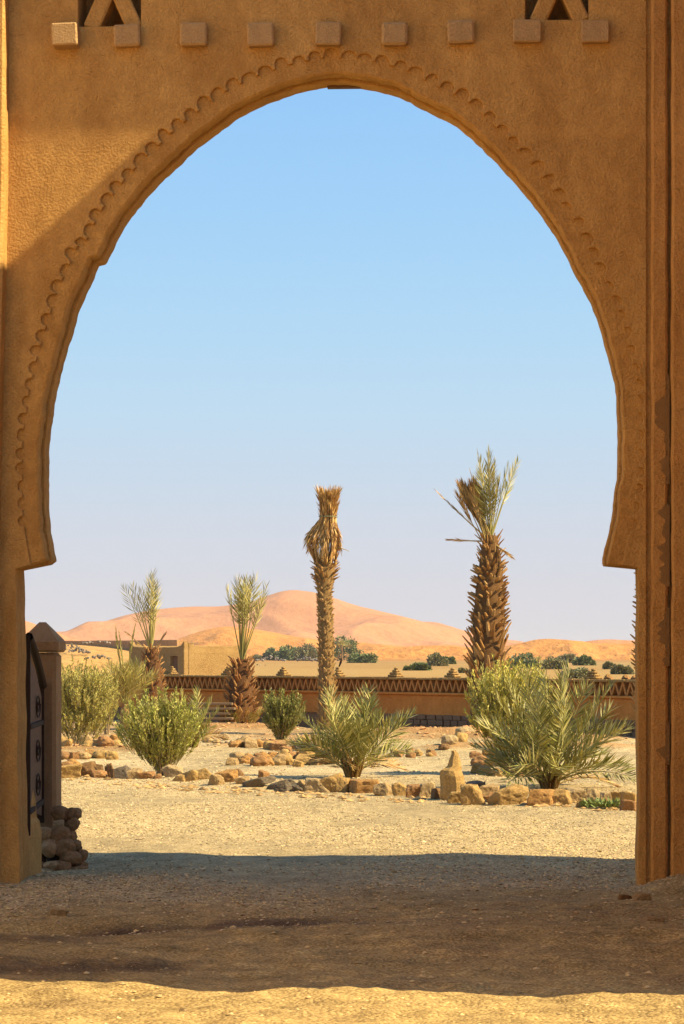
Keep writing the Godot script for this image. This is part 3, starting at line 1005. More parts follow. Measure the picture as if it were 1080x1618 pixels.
func heap(px0: float, px1: float, y0: float, y1: float, n: int, size: float, tones: Array, where: String, group: String) -> void:
	var items := []
	var courses := 3
	for k in courses:
		var m := int(ceil(n / float(courses)))
		for i in m:
			var px := lerpf(px0, px1, (i + 0.5) / m) + r(-4, 4) + (k % 2) * 6.0
			items.append([px, lerpf(y1, y0, k / float(courses - 1)) + r(-2.0, 2.0), k])
	for k in courses:
		var line := items.filter(func(a): return a[2] == k)
		line.sort_custom(func(a, b): return a[0] < b[0])
		for i in line.size():
			var tone: String = tones[rng.randi() % tones.size()]
			var s := size * r(0.75, 1.3)
			var word := ("big" if s > size * 1.08 else ("little" if s < size * 0.9 else "lumpy"))
			stone("rubble_stone", line[i][0], line[i][1], s, s * r(0.65, 0.9), tone, "%s %s rock, %s from left in the %s row of %s" % [word, tone, NTH[i], ["front", "middle", "back"][k], where], group, rng.randi() if rng.randf() < 0.5 else -1, r(-0.3, 0.3), 0.0, 0.9)


func make_heaps() -> void:
	heap(362, 530, 1186, 1210, 36, 18, ["ochre", "orange", "rust", "tan", "orange"], "the dark shrub's bed", "rubble of the bed round the dark shrub")
	heap(95, 186, 1178, 1200, 18, 17, ["ochre", "rust", "orange", "tan"], "the small tree's rubble", "rubble under the small twin-stemmed tree")
	heap(742, 850, 1196, 1224, 18, 18, ["ochre", "rust", "tan", "orange"], "the big palm clump's rubble", "rubble beneath the large palm clump")
	heap(612, 690, 1188, 1196, 9, 10, ["ochre", "rust"], "the furrow", "clods along the furrow")
	for s in [[1012, 1424, 26, 13, "tan", "tan stone at the foot of the right jamb"], [986, 1431, 16, 8, "brown", "small brown stone in front of the right jamb"], [1030, 1468, 34, 9, "tan", "flat tan stone in the trodden earth before the right jamb"], [92, 1446, 26, 9, "tan", "flat tan stone in the shade before the cobble heap"], [288, 1600, 10, 7, "pale", "pale pebble stone on the sunlit strip of earth"]]:
		stone("rock", s[0], s[1], s[2], s[3], s[4], s[5], "loose stones in the gateway", -1, 0.0, 0.0, 0.6)
	for s in [[711, 1187, 18, 15, "pale", "pale grey rock behind the standing stone's tip"], [727, 1178, 16, 20, "ochre", "ochre rock leaning behind the pale grey one"], [736, 1166, 22, 15, "pale", "pale rock at the foot of the boundary wall by the palm clump"], [701, 1188, 12, 10, "brown", "brown rock at the side of the pale grey rock"], [677, 1160, 8, 7, "ochre", "single ochre pebble rock near the wall's dark plinth"],
			[104, 1217, 15, 12, "rust", "rust rock behind the large ochre end stone of the border"], [113, 1212, 18, 13, "orange", "orange rock leaning behind the border's left end"], [357, 1171, 9, 9, "pale", "pale rock lying alone on the bed left of the rubble"], [327, 1173, 14, 9, "pale", "pale rock near the shrub's right side"], [341, 1174, 10, 6, "tan", "flat tan rock near the shrub's right side"],
			[484, 1186, 30, 16, "slate", "dark rock behind the young palm's left fronds"], [510, 1188, 20, 12, "brown", "brown rock under the young palm's fronds"], [975, 1166, 12, 9, "pale", "pale rock before the wall beside the right jamb"]]:
		stone("rock", s[0], s[1], s[2], s[3], s[4], s[5], "loose rocks in the garden beds", rng.randi() if s[4] != "slate" else -1)


func make_cobbles() -> void:
	var d := 20.5
	var o := thing("cobble_heap", "heap of rounded cobbles mortared at the foot of the gate post", "rock heap", Transform3D(Basis(), foot(88, d)))
	var u := d / F
	var base_y := F * EYE / d + 1035.0
	# cx, cy, w, h, tone, nearer
	var list := [[92, 1281, 25, 22, 0, -0.1], [114, 1282, 20, 20, 0, -0.1], [93, 1296, 15, 14, 1, 0.02], [114, 1297, 17, 17, 0, -0.05], [93, 1313, 30, 23, 0, 0.02], [71, 1311, 22, 20, 1, 0.05], [112, 1315, 14, 17, 0, -0.02], [80, 1332, 22, 22, 1, 0.1], [101, 1333, 30, 25, 0, 0.06],
		[118, 1330, 17, 17, 0, 0], [131, 1344, 14, 17, 0, 0.02], [114, 1349, 27, 22, 0, 0.08], [85, 1358, 19, 14, 1, 0.2], [81, 1368, 22, 10, 2, 0.28], [99, 1362, 25, 19, 0, 0.14], [123, 1366, 27, 11, 0, 0.1], [62, 1330, 22, 30, 3, -0.05], [58, 1352, 26, 34, 3, 0.0], [66, 1364, 20, 18, 0, 0.08], [104, 1300, 20, 40, 0, -0.18], [98, 1345, 46, 50, 3, -0.12], [45, 1345, 14, 40, 3, 0.02], [133, 1360, 12, 12, 0, 0.05]]
	for q in list:
		var p := Vector3((q[0] - 88.0) * u, (base_y - q[1]) * u, q[5])
		var b := Basis.from_scale(Vector3(q[2] * u * 0.66, q[3] * u * 0.66, q[2] * u * 0.6)) * Basis(Vector3.UP, r(0, TAU))
		put("cobble", rocks_round[rng.randi() % rocks_round.size()], [M.cobble, M.cobble_pale, M.rock_pale, M.cobble_dark][q[4]], o, Transform3D(Basis(Vector3(0, 0, 1), r(-0.3, 0.3)) * b, p))


# ------------------------------------------------------------------ boundary wall, hut and other masonry
const WALL_A := Vector3(-3.34, 0, -63.65)
const WALL_B := Vector3(6.0, 0, -52.2)

func wall_s(px: float) -> float:   # distance along the wall of what the photograph shows at px
	var k := (px - 540.0) / F
	var ab := WALL_B - WALL_A
	return (k * -WALL_A.z - WALL_A.x) / (ab.x + k * ab.z) * ab.length()


func make_wall() -> void:
	var ab := WALL_B - WALL_A
	var fr := Transform3D(Basis(ab.normalized(), Vector3.UP, ab.normalized().cross(Vector3.UP)), WALL_A)
	var t := thing("boundary_wall", "low ochre boundary wall with a zigzag brick frieze across the garden", "wall", fr)
	var s0 := wall_s(60)
	var s1 := wall_s(1110)
	var g := Geo.new()
	g.box(Vector3(s0, 0.34, -0.15), Vector3(s1, 0.80, 0.13), 0.015)
	put("body", g.mesh(), M.wall, t)
	g = Geo.new()
	g.box(Vector3(s0, -0.3, -0.14), Vector3(s1, 0.34, 0.10), 0.0)
	put("footing", g.mesh(), M.plinth, t)
	g = Geo.new()
	g.box(Vector3(s0, 0.802, -0.17), Vector3(s1, 0.858, 0.20), 0.015)
	put("ledge", g.mesh(), M.wall, t)
	g = Geo.new()
	g.box(Vector3(s0, 0.86, -0.15), Vector3(s1, 1.135, -0.02), 0.0)
	put("frieze_back", g.mesh(), M.plaster_red, t)
	g = Geo.new()
	var n := int((s1 - s0) / 0.5)
	for k in n:
		var a := lerpf(s0, s1, k / float(n))
		var b := lerpf(s0, s1, (k + 1) / float(n))
		var up := 0.012 * noise_b.get_noise_1d(k * 40.0)
		g.box(Vector3(a, 1.137, -0.18), Vector3(b - 0.004, 1.195 + up, 0.19 + up), 0.014)
	put("coping", g.mesh(), M.hut, t)
	tag(t.get_node("coping"), "", "", "", "stuff")
	# zigzag bricks
	var brick_m: Array[ArrayMesh] = []
	for k in 4:
		g = Geo.new()
		g.box(Vector3(-0.024, -0.148 + r(-0.004, 0.004), -0.075), Vector3(0.024 + r(-0.004, 0.004), 0.148, 0.09 + r(-0.01, 0.01)), 0.006)
		brick_m.append(g.mesh())
	var pitch := 0.215
	var count := int((s1 - s0) / pitch)
	for k in count:
		for h in 2:
			var s := s0 + (k + 0.25 + 0.5 * h) * pitch
			var px := 540.0 + F * (WALL_A + ab.normalized() * s).x / -(WALL_A + ab.normalized() * s).z
			if px < 90.0 or px > 1040.0: continue
			var lean := (0.36 if h == 0 else -0.36) + r(-0.05, 0.05)
			put("brick", brick_m[rng.randi() % 4], M.brick, t, Transform3D(Basis(Vector3(0, 0, 1), lean), Vector3(s, 0.997, 0.045)))
	# stones of the footing, where it stands clear
	var blocks: Array[ArrayMesh] = []
	for k in 5:
		g = Geo.new()
		g.box(Vector3(-0.5, -0.5, -0.5), Vector3(0.5 + r(-0.08, 0.05), 0.5 + r(-0.06, 0.04), 0.5), 0.09)
		blocks.append(g.mesh())
	for course in 3:
		var s := wall_s(600) + course * 0.13
		while s < wall_s(1040):
			var w := r(0.2, 0.36)
			put("footing_stone", blocks[rng.randi() % 5], M.plinth, t, Transform3D(Basis.from_scale(Vector3(w - 0.02, 0.118, 0.09 + r(-0.02, 0.02))), Vector3(s + w * 0.5, 0.055 + course * 0.125, 0.10)))
			s += w
	# stepped brick finials on the coping
	for px in [271, 360, 447, 533, 625, 715, 806, 937]:
		var s := wall_s(px)
		var tiers := 4
		for k in tiers:
			g = Geo.new()
			var w := 0.165 - 0.038 * k
			g.box(Vector3(-w, 0, -w * 0.7), Vector3(w, 0.054, w * 0.7), 0.018)
			put("finial", g.mesh(), M.hut, t, Transform3D(Basis(Vector3.UP, r(-0.12, 0.12)), Vector3(s + r(-0.01, 0.01), 1.197 + 0.054 * k, 0.0)))
		if px == 533:
			g = Geo.new()
			g.tube(PackedVector3Array([Vector3(0, 0, 0), Vector3(0.06, 0.10, 0), Vector3(0.10, 0.2, 0)]), PackedFloat32Array([0.018, 0.03, 0.008]), 6)
			put("spike", g.mesh(), M.iron, t, Transform3D(Basis(), Vector3(s + 0.06, 1.43, 0)))
	for q in [[960, 0.15], [988, 0.14], [1003, 0.1]]:
		var s := wall_s(q[0])
		put("broken_finial", rocks_sharp[int(q[0]) % 14], M.plaster_dark, t, Transform3D(Basis.from_scale(Vector3(0.1, q[1] * 0.7, 0.1)), Vector3(s, 1.22, 0)))
		put("broken_finial", rocks_sharp[int(q[0] + 3) % 14], M.rock_rust, t, Transform3D(Basis.from_scale(Vector3(0.13, 0.05, 0.1)), Vector3(s + 0.06, 1.21, 0.03)))


func make_hut() -> void:
	var d := 180.0
	var c := at(290, 1035, d)
	var dirl := Vector3(-0.632, 0, -0.776)
	var fr := Transform3D(Basis(-dirl, Vector3.UP, (-dirl).cross(Vector3.UP)), Vector3(c.x, 0, c.z))
	# local: -x runs left along the shaded front, -z runs back along the sunny side
	var o := thing("mud_hut", "flat roofed mud hut with raised roof corners behind the boundary wall", "hut", fr)
	var g := Geo.new()
	var top := 2.38
	var line := PackedVector2Array([Vector2(-6.9, -0.5), Vector2(-0.72 - 0.95, -0.5), Vector2(-1.67, 1.62), Vector2(-0.78, 1.62), Vector2(-0.78, -0.5), Vector2(0, -0.5), Vector2(0.0, top + 0.28), Vector2(-0.12, top + 0.26), Vector2(-0.4, top), Vector2(-0.9, top - 0.1)])
	for k in 12:
		var x := -1.2 - 0.38 * k
		line.append(Vector2(x, top - 0.12 + 0.05 * noise_b.get_noise_1d(x * 60.0)))
	line.append(Vector2(-6.2, top - 0.06)); line.append(Vector2(-6.6, top + 0.1)); line.append(Vector2(-6.78, top + 0.28)); line.append(Vector2(-6.9, top + 0.3))
	slab(g, line, -0.4, 0.0, 0.04)
	put("front_wall", g.mesh(), M.hut, o)
	for part in [[0.0, "side_wall"], [-6.5, "side_wall"]]:
		g = Geo.new()
		line = PackedVector2Array([Vector2(0.42, -0.5), Vector2(5.6, -0.5), Vector2(5.6, top + 0.2)])
		for k in 14:
			var x := 5.2 - 0.33 * k
			line.append(Vector2(x, top - 0.02 + 0.06 * noise_b.get_noise_1d(x * 90.0 + part[0] * 10.0)))
		line.append(Vector2(0.42, top + 0.18))
		var gg := Geo.new()
		slab(gg, line, -0.4, 0.0, 0.04)
		put(part[1], gg.mesh(), M.hut, o, Transform3D(Basis(Vector3(0, 0, -1), Vector3.UP, Vector3(1, 0, 0)), Vector3(part[0], 0, 0.0)))
	g = Geo.new()
	g.box(Vector3(-6.5, -0.5, -5.6), Vector3(0, top, -5.2), 0.03)
	put("back_wall", g.mesh(), M.hut, o)
	g = Geo.new()
	g.box(Vector3(-6.45, top - 0.42, -5.18), Vector3(-0.42, top - 0.25, -0.42), 0.0)
	put("roof", g.mesh(), M.hut, o)
	g = Geo.new()
	g.box(Vector3(-1.66, -0.4, -0.30), Vector3(-0.79, 1.6, -0.24), 0.0)
	var door := put("door", g.mesh(), M.panel, o)
	tag(door, "dark wooden door in the shaded front", "")
	# a long low wall far behind
	var w := thing("field_wall", "long low brown wall on the stony rise left of the hut", "wall", Transform3D(Basis(-dirl, Vector3.UP, (-dirl).cross(Vector3.UP)), at(279, 1035, 290.0) * Vector3(1, 0, 1)))
	for k in 12:
		g = Geo.new()
		var a := -3.6 * (k + 1)
		g.box(Vector3(a, -1.0, -0.4), Vector3(a + 3.59, 3.45 + 0.05 * noise_b.get_noise_1d(k * 77.0), 0.0), 0.05)
		put("wall_panel", g.mesh(), M.post, w)


func rubble(px: float, py: float, d: float, w: float, h: float, n: int, label: String) -> void:
	var o := thing("rubble_pile", label, "rubble", Transform3D(Basis(), at(px, py, d)))
	var g := Geo.new()
	for k in n:
		var x := r(-1, 1)
		var z := r(-1, 1)
		var s := d / F * r(0.6, 2.0)
		var p := Vector3(x * w * 0.5, h * (1.0 - absf(x)) * rng.randf() - s * 0.3, z * w * 0.3)
		var b := Basis(Vector3(r(-1, 1), r(-1, 1), r(-1, 1)).normalized(), r(0, TAU))
		var q := r(0.10, 0.5)
		g.box(Vector3(-s, -s * 0.7, -s), Vector3(s, s * 0.7, s * 0.8), s * 0.3, Transform3D(b, p), Color(q, q * 0.88, q * 0.76))
	tag(put("stones", g.mesh(), M.bark, o), "", "", "", "stuff")


func make_planks() -> void:
	var base := foot(330, 59.5)
	var o := thing("plank_stack", "stack of weathered planks against the wall beside the squat palm", "plank stack", Transform3D(Basis(Vector3.UP, -0.1), base))
	for k in 5:
		var g := Geo.new()
		g.box(Vector3(-0.75 + 0.05 * (k % 2), 0.06 + 0.115 * k, -0.2 + 0.03 * k), Vector3(0.62 - 0.06 * (k % 3), 0.115 + 0.115 * k, 0.12), 0.008)
		put("plank", g.mesh(), M.timber, o)
	for x in [-0.5, 0.3]:
		for k in 5:
			var g := Geo.new()
			g.box(Vector3(x - 0.05, 0.0 + 0.115 * k, -0.16), Vector3(x + 0.05, 0.058 + 0.115 * k, 0.06), 0.0)
			put("spacer", g.mesh(), M.plaster_dark, o)


# ------------------------------------------------------------------ plants
func frond(parent: Node3D, base: Vector3, dir: Vector3, ln: float, droop: float, leaf: float, leaves: int, start: float, cols: Array, lift := 0.55, open := 0.85, thick := 0.012, mt: Material = null, called := "frond") -> MeshInstance3D:
	var g := Geo.new()
	var pts := PackedVector3Array()
	var rad := PackedFloat32Array()
	var seg := 10
	var side0 := dir.cross(Vector3.UP)
	if side0.length() < 0.05: side0 = Vector3(1, 0, 0)
	side0 = side0.normalized().rotated(dir.normalized(), r(-1.1, 1.1))
	var sway := side0 * r(-0.10, 0.10)
	var curve := func(t: float) -> Vector3:
		return base + dir * ln * t + (Vector3.DOWN * droop + sway) * ln * t * t
	for k in seg + 1:
		var t := k / float(seg)
		pts.append(curve.call(t))
		rad.append(lerpf(thick, 0.003, t))
	g.tube(pts, rad, 4, (cols[0] as Color).lerp(Color(0.42, 0.36, 0.13), 0.5), false)
	for k in leaves:
		var t := lerpf(start, 1.0, (k + 0.5) / leaves)
		var p: Vector3 = curve.call(t)
		var tan: Vector3 = (curve.call(minf(t + 0.03, 1.03)) - curve.call(t - 0.03)).normalized()
		var side := (side0 - tan * side0.dot(tan)).normalized()
		var up := side.cross(tan).normalized()
		if up.y < 0.0: up = -up
		var rel := (t - start) / (1.0 - start)
		var l := leaf * (0.45 + 0.75 * sin(PI * clampf(rel * 0.8 + 0.16, 0, 1))) * r(0.8, 1.15)
		for s in [-1.0, 1.0]:
			if rng.randf() < 0.04: continue
			var out: Vector3 = (side * s * open * lerpf(1.0, 0.35, rel * rel) + tan * r(0.7, 1.05) + up * lift * r(-0.1, 1.0)).normalized()
			out = (out + Vector3(r(-1, 1), r(-1, 1), r(-1, 1)) * 0.10).normalized()
			var across := (tan - out * tan.dot(out)).normalized().rotated(out, r(-0.7, 0.7))
			var col: Color = cols[rng.randi() % cols.size()]
			col = col * r(0.6, 1.2)
			g.blade(p + tan * r(-0.01, 0.01), out, across, l, l * 0.020 + 0.0040, col)
	return put(called, g.mesh(), mt if mt else M.leaf, parent)


const GREENS := [Color(0.30, 0.28, 0.065), Color(0.38, 0.345, 0.095), Color(0.44, 0.39, 0.125), Color(0.22, 0.215, 0.045), Color(0.54, 0.47, 0.18)]
const YELLOWS := [Color(0.46, 0.39, 0.10), Color(0.52, 0.44, 0.14), Color(0.38, 0.34, 0.085), Color(0.56, 0.45, 0.16)]
const STRAWS := [Color(0.52, 0.32, 0.10), Color(0.42, 0.23, 0.07), Color(0.60, 0.40, 0.15), Color(0.32, 0.165, 0.05)]


func palm_clump(label: String, px: float, d: float, ln: float, n: int, wide: float, leaf: float, cols: Array, low := 0.0) -> void:
	var o := thing("palm_clump", label, "palm", Transform3D(Basis(), foot(px, d)), "young date palms growing as clumps")
	var g := Geo.new()
	for k in 26:   # the cut leaf bases at its heart
		var a := k * 2.4
		var q := 0.02 + 0.05 * k / 26.0
		var p := Vector3(cos(a) * q, -0.03, sin(a) * q)
		g.tube(PackedVector3Array([p, p + Vector3(cos(a) * 0.06, 0.14, sin(a) * 0.06), p + Vector3(cos(a) * 0.11, 0.25 + r(0, 0.12), sin(a) * 0.11)]), PackedFloat32Array([0.025, 0.016, 0.008]), 5, STRAWS[k % 4] * 0.7)
	tag(put("leaf_bases", g.mesh(), M.bark, o), "", "", "", "stuff")
	for k in n:
		var a := k * 2.39996 + r(-0.3, 0.3)
		var rank := (k + 0.5) / n                     # 0: the upright heart, 1: the outermost
		var lean := lerpf(0.10, wide, pow(rank, 0.8)) + r(-0.08, 0.08)
		var dir := Vector3(cos(a) * sin(lean), cos(lean), sin(a) * sin(lean))
		var l := ln * lerpf(1.0, 0.85, rank) * r(0.68, 1.14)
		if rank > 0.55 and rng.randf() < 0.22:
			frond(o, Vector3(cos(a) * 0.06, 0.05, sin(a) * 0.06), dir, l * 0.8, 0.5, leaf * 0.8, int(24 * l), 0.2, STRAWS, 0.3, 0.7, 0.010, M.dry, "dead_frond")
			continue
		frond(o, Vector3(cos(a) * 0.05, 0.08, sin(a) * 0.05), dir, l, lerpf(0.08, 0.30, rank) + low * rank, leaf, int(30 * l + 8), 0.2, cols, 0.65, 1.0, 0.011)


func make_stubs() -> void:
	for k in 5:
		var g := Geo.new()
		var w := 0.5 * r(0.85, 1.15)
		# broad at the root, a blunt chopped tip; lies along +y, back towards -z
		var lv := [[0.0, 0.5, 0.22], [0.45, 0.40, 0.20], [0.82, 0.27, 0.15], [1.0, 0.20, 0.10]]
		var rings := []
		for q in lv:
			var z: float = 0.16 * q[0] * q[0]
			var y: float = q[0]
			rings.append([Vector3(-w * q[1], y, z), Vector3(-w * q[1] * 0.5, y + r(-0.03, 0.03), z + q[2]), Vector3(w * q[1] * 0.5, y + r(-0.03, 0.03), z + q[2]), Vector3(w * q[1], y, z), Vector3(0, y, z - q[2] * 0.5)])
		for i in rings.size() - 1:
			var c := Color.WHITE * lerpf(0.85, 1.25, i / 3.0)
			for s in 5:
				g.quad(rings[i][(s + 1) % 5], rings[i][s], rings[i + 1][s], rings[i + 1][(s + 1) % 5], c)
		var e: Array = rings[3]
		for s in range(1, 4): g.tri(e[0], e[s + 1], e[s], Color(1.25, 1.2, 1.1))
		stubs.append(g.mesh())


func trunk(o: Node3D, prof: Array, col: Color) -> MeshInstance3D:   # prof: (height, radius, x offset)
	var g := Geo.new()
	var rings := []
	for i in prof.size():
		for sub in 4:
			if i == prof.size() - 1 and sub > 0: break
			var f := sub / 4.0
			var q: Array = prof[i]
			var q2: Array = prof[mini(i + 1, prof.size() - 1)]
			var y: float = lerpf(q[0], q2[0], f)
			var rr: float = lerpf(q[1], q2[1], f)
			var x: float = lerpf(q[2], q2[2], f)
			var ring := PackedInt32Array()
			for s in 14:
				var a := TAU * s / 14.0
				var w := 1.0 + 0.10 * noise_b.get_noise_2d(s * 70.0, y * 300.0)
				ring.append(g.add(Vector3(x + cos(a) * rr * w, y, sin(a) * rr * w), Vector3(cos(a), 0.15, sin(a)).normalized(), col * (0.85 + 0.5 * absf(noise_b.get_noise_2d(s * 90.0, y * 500.0)))))
			rings.append(ring)
	for i in rings.size() - 1:
		for s in 14:
			var s2 := (s + 1) % 14
			g.face(rings[i][s], rings[i + 1][s], rings[i + 1][s2])
			g.face(rings[i][s], rings[i + 1][s2], rings[i][s2])
	return put("trunk", g.mesh(), M.bark, o)


func stub_places(prof: Array, y0: float, y1: float, n: int, sx: float, sl: float, out0: float, out1: float) -> Array:
	var res := []
	for k in n:
		var f := (k + 0.5) / n
		var y := lerpf(y0, y1, f)
		var i := 0
		while i < prof.size() - 2 and prof[i + 1][0] < y: i += 1
		var t := clampf((y - prof[i][0]) / (prof[i + 1][0] - prof[i][0]), 0, 1)
		var rr: float = lerpf(prof[i][1], prof[i + 1][1], t)
		var x: float = lerpf(prof[i][2], prof[i + 1][2], t)
		var a := k * 2.39996 + r(-0.45, 0.45)
		y += r(-0.07, 0.07)
		var lean := lerpf(out0, out1, f) + r(-0.28, 0.28)
		var outd := Vector3(cos(a), 0, sin(a))
		var yy := (Vector3.UP * cos(lean) + outd * sin(lean) + outd.cross(Vector3.UP) * r(-0.3, 0.3)).normalized()
		var xx := yy.cross(outd).normalized()
		if xx.length() < 0.5: xx = Vector3(-sin(a), 0, cos(a))
		var zz := xx.cross(yy).normalized()
		var s := r(0.8, 1.25)
		res.append(Transform3D(Basis(xx * sx * r(0.85, 1.2), yy * sl * s, zz * sx * 0.9), Vector3(x, y, 0) + outd * (rr * 0.9)))
	return res


func stub_parts(tr: MeshInstance3D, places: Array, mats: Array, pieces: bool) -> void:
	if pieces:
		for p in places:
			put("leaf_base", stubs[rng.randi() % 5], mats[rng.randi() % mats.size()], tr, p)
		return
	var g := Geo.new()
	for p in places:
		var src := stubs[rng.randi() % 5].surface_get_arrays(0)
		var off := g.v.size()
		var q := r(0.7, 1.25)
		var vs: PackedVector3Array = src[Mesh.ARRAY_VERTEX]
		var ns: PackedVector3Array = src[Mesh.ARRAY_NORMAL]
		var xs: PackedColorArray = src[Mesh.ARRAY_COLOR]
		for i in vs.size():
			g.add(p * vs[i], (p.basis.inverse().transposed() * ns[i]).normalized(), xs[i] * q)
		for i in (src[Mesh.ARRAY_INDEX] as PackedInt32Array): g.ix.append(off + i)
	tag(put("leaf_bases", g.mesh(), mats[0], tr), "", "", "", "stuff")


func bark_tones() -> Array:
	var out := []
	for c in [[0.74, 0.44, 0.16], [0.66, 0.36, 0.12], [0.80, 0.53, 0.23], [0.52, 0.27, 0.09]]:
		var m := M.bark.duplicate() as StandardMaterial3D
		m.albedo_color = lin(c[0], c[1], c[2])
		out.append(m)
	return out


func make_palms() -> void:
	var tones := bark_tones()
	var reds := []
	for c in [[0.68, 0.35, 0.13], [0.54, 0.26, 0.10], [0.76, 0.44, 0.17]]:
		var m := M.bark.duplicate() as StandardMaterial3D
		m.albedo_color = lin(c[0], c[1], c[2])
		reds.append(m)
	# --- thick palm on the right
	var d := 54.0
	var u := d / F
	var o := thing("date_palm", "tall thick date palm with a shaggy trunk and ragged half-dry crown", "palm tree", Transform3D(Basis(), foot(768, d)), "date palms in the garden")
	var prof := [[-0.2, 0.36, 0.0], [0.8, 0.34, 0.0], [1.6, 0.33, 0.03], [2.4, 0.34, 0.06], [3.0, 0.31, 0.08], [3.5, 0.24, 0.09], [3.85, 0.20, 0.09], [4.15, 0.13, 0.09]]
	var tr := trunk(o, prof, Color(0.26, 0.14, 0.055))
	stub_parts(tr, stub_places(prof, 0.9, 2.0, 80, 0.15, 0.34, 0.42, 0.5), tones, true)
	stub_parts(tr, stub_places(prof, 1.95, 3.5, 160, 0.16, 0.18, 0.7, 0.9), tones, true)
	stub_parts(tr, stub_places(prof, 3.4, 4.1, 58, 0.10, 0.20, 0.75, 0.6), tones, true)
	var crown := Vector3(0.09, 4.02, 0)
	var tip := func(px: float, py: float, z: float) -> Vector3:
		return Vector3((px - 768.0) * u, EYE + (1035.0 - py) * u, z) - crown
	for q in [[770, 716, 0.1, 0], [776, 722, 0.3, 0], [782, 735, 0.0, 1], [764, 730, -0.2, 1], [772, 745, 0.4, 0], [788, 760, 0.25, 1], [760, 755, 0.35, 1]]:
		var v: Vector3 = tip.call(q[0], q[1], q[2])
		frond(o, crown, v.normalized(), v.length(), 0.02, 0.32, 34, 0.26, YELLOWS if q[3] == 0 else GREENS + YELLOWS, 0.25, 0.72, 0.016)
	for q in [[812, 735, 0.0], [818, 738, -0.1], [802, 745, 0.2]]:
		var v: Vector3 = tip.call(q[0], q[1], q[2])
		frond(o, crown, v.normalized() + Vector3(0, 0.06, 0), v.length(), 0.06, 0.30, 18, 0.42, GREENS, 0.25, 0.8, 0.014)
	# the bundle of dry fronds leaning left, cut short
	for k in 26:
		var v: Vector3 = tip.call(r(722, 760), r(758, 784), r(-0.3, 0.35))
		frond(o, crown + Vector3(r(-0.1, 0.02), r(-0.2, 0.1), r(-0.1, 0.1)), v.normalized(), v.length() * r(0.9, 1.02), 0.03, 0.30, 36, 0.45, STRAWS, 0.15, 0.26, 0.015, M.dry, "dry_frond")
	for q in [[757, 716, 0.0, 0.0], [741, 748, 0.1, 0.0], [687, 789, 0.1, -0.05], [706, 862, 0.1, -0.04], [806, 888, 0.2, 0.1], [800, 880, 0.2, 0.1]]:
		var v: Vector3 = tip.call(q[0], q[1], q[2])
		var bare: bool = q[1] < 760
		frond(o, crown + Vector3(0, 0.0, 0.05), v.normalized(), v.length(), q[3], 0.07 if bare else 0.15, 8 if bare else 26, 0.86 if bare else 0.45, STRAWS, 0.1, 0.25, 0.022, M.dry, "dry_frond")
	# --- the palm whose trunk shows past the right jamb
	d = 50.0
	o = thing("date_palm", "shaggy date palm trunk half hidden by the right jamb of the arch", "palm tree", Transform3D(Basis(), foot(1034, d)), "date palms in the garden")
	prof = [[-0.2, 0.36, 0.0], [1.0, 0.34, 0.0], [2.2, 0.34, 0.0], [3.0, 0.26, 0.0], [3.6, 0.16, 0.0]]
	tr = trunk(o, prof, Color(0.26, 0.14, 0.055))
	stub_parts(tr, stub_places(prof, 0.5, 3.5, 190, 0.15, 0.19, 0.6, 0.9), tones, true)
	for k in 10:
		var a := k * 2.4
		frond(o, Vector3(0, 3.5, 0), Vector3(cos(a) * 0.35 + 0.2, 1, sin(a) * 0.35).normalized(), 1.6, 0.1, 0.3, 50, 0.3, GREENS, 0.3, 0.5)
	# --- slender palm with its crown tied up
	d = 57.5
	u = d / F
	o = thing("tied_palm", "slender date palm with its dry fronds tied into an upright bundle", "palm tree", Transform3D(Basis(), foot(516, d)), "date palms in the garden")
	prof = [[-0.2, 0.21, 0.0], [1.0, 0.185, 0.0], [2.0, 0.165, -0.02], [3.0, 0.155, -0.045], [3.35, 0.18, -0.05], [3.6, 0.24, -0.045], [3.85, 0.18, -0.04], [4.05, 0.10, -0.04]]
	tr = trunk(o, prof, Color(0.40, 0.25, 0.10))
	stub_parts(tr, stub_places(prof, 0.0, 1.1, 90, 0.10, 0.13, 0.5, 0.4), tones, false)
	stub_parts(tr, stub_places(prof, 0.9, 3.4, 420, 0.10, 0.075, 0.5, 0.7), [tones[2]], false)
	stub_parts(tr, stub_places(prof, 3.35, 3.95, 100, 0.09, 0.17, 1.0, 0.6), tones, false)
	# fronds bowed out and gathered under the cord
	var tie := Vector3(0.03, 4.84, 0)
	for k in 64:
		var a := k * 2.4
		var left := cos(a) < -0.55
		var belly := r(0.16, 0.33) if not left else r(0.28, 0.47)
		var g := Geo.new()
		var pts := PackedVector3Array()
		var rad := PackedFloat32Array()
		var root := Vector3(-0.04 + cos(a) * 0.25, r(3.72, 3.95), sin(a) * 0.25)
		var mid := Vector3(-0.0 + cos(a) * belly, r(4.15, 4.45), sin(a) * belly * 0.8)
		var inner := r(0.5, 1.0)
		var neck := tie + Vector3(cos(a) * 0.19 * inner, r(-0.06, 0.06), sin(a) * 0.19 * inner)
		var head := tie + Vector3(cos(a) * r(0.08, 0.22), r(0.36, 0.52), sin(a) * 0.19)
		var ctl := [root, mid, neck, head]
		for q in 16:
			var f := q / 15.0 * 3.0
			var i := mini(int(f), 2)
			var p0: Vector3 = ctl[maxi(i - 1, 0)]
			var p3: Vector3 = ctl[mini(i + 2, 3)]
			pts.append((ctl[i] as Vector3).cubic_interpolate(ctl[i + 1], p0, p3, f - i))
			rad.append(r(0.010, 0.018))
		var col: Color = STRAWS[k % 4] * r(0.9, 1.4)
		g.tube(pts, rad, 5, col)
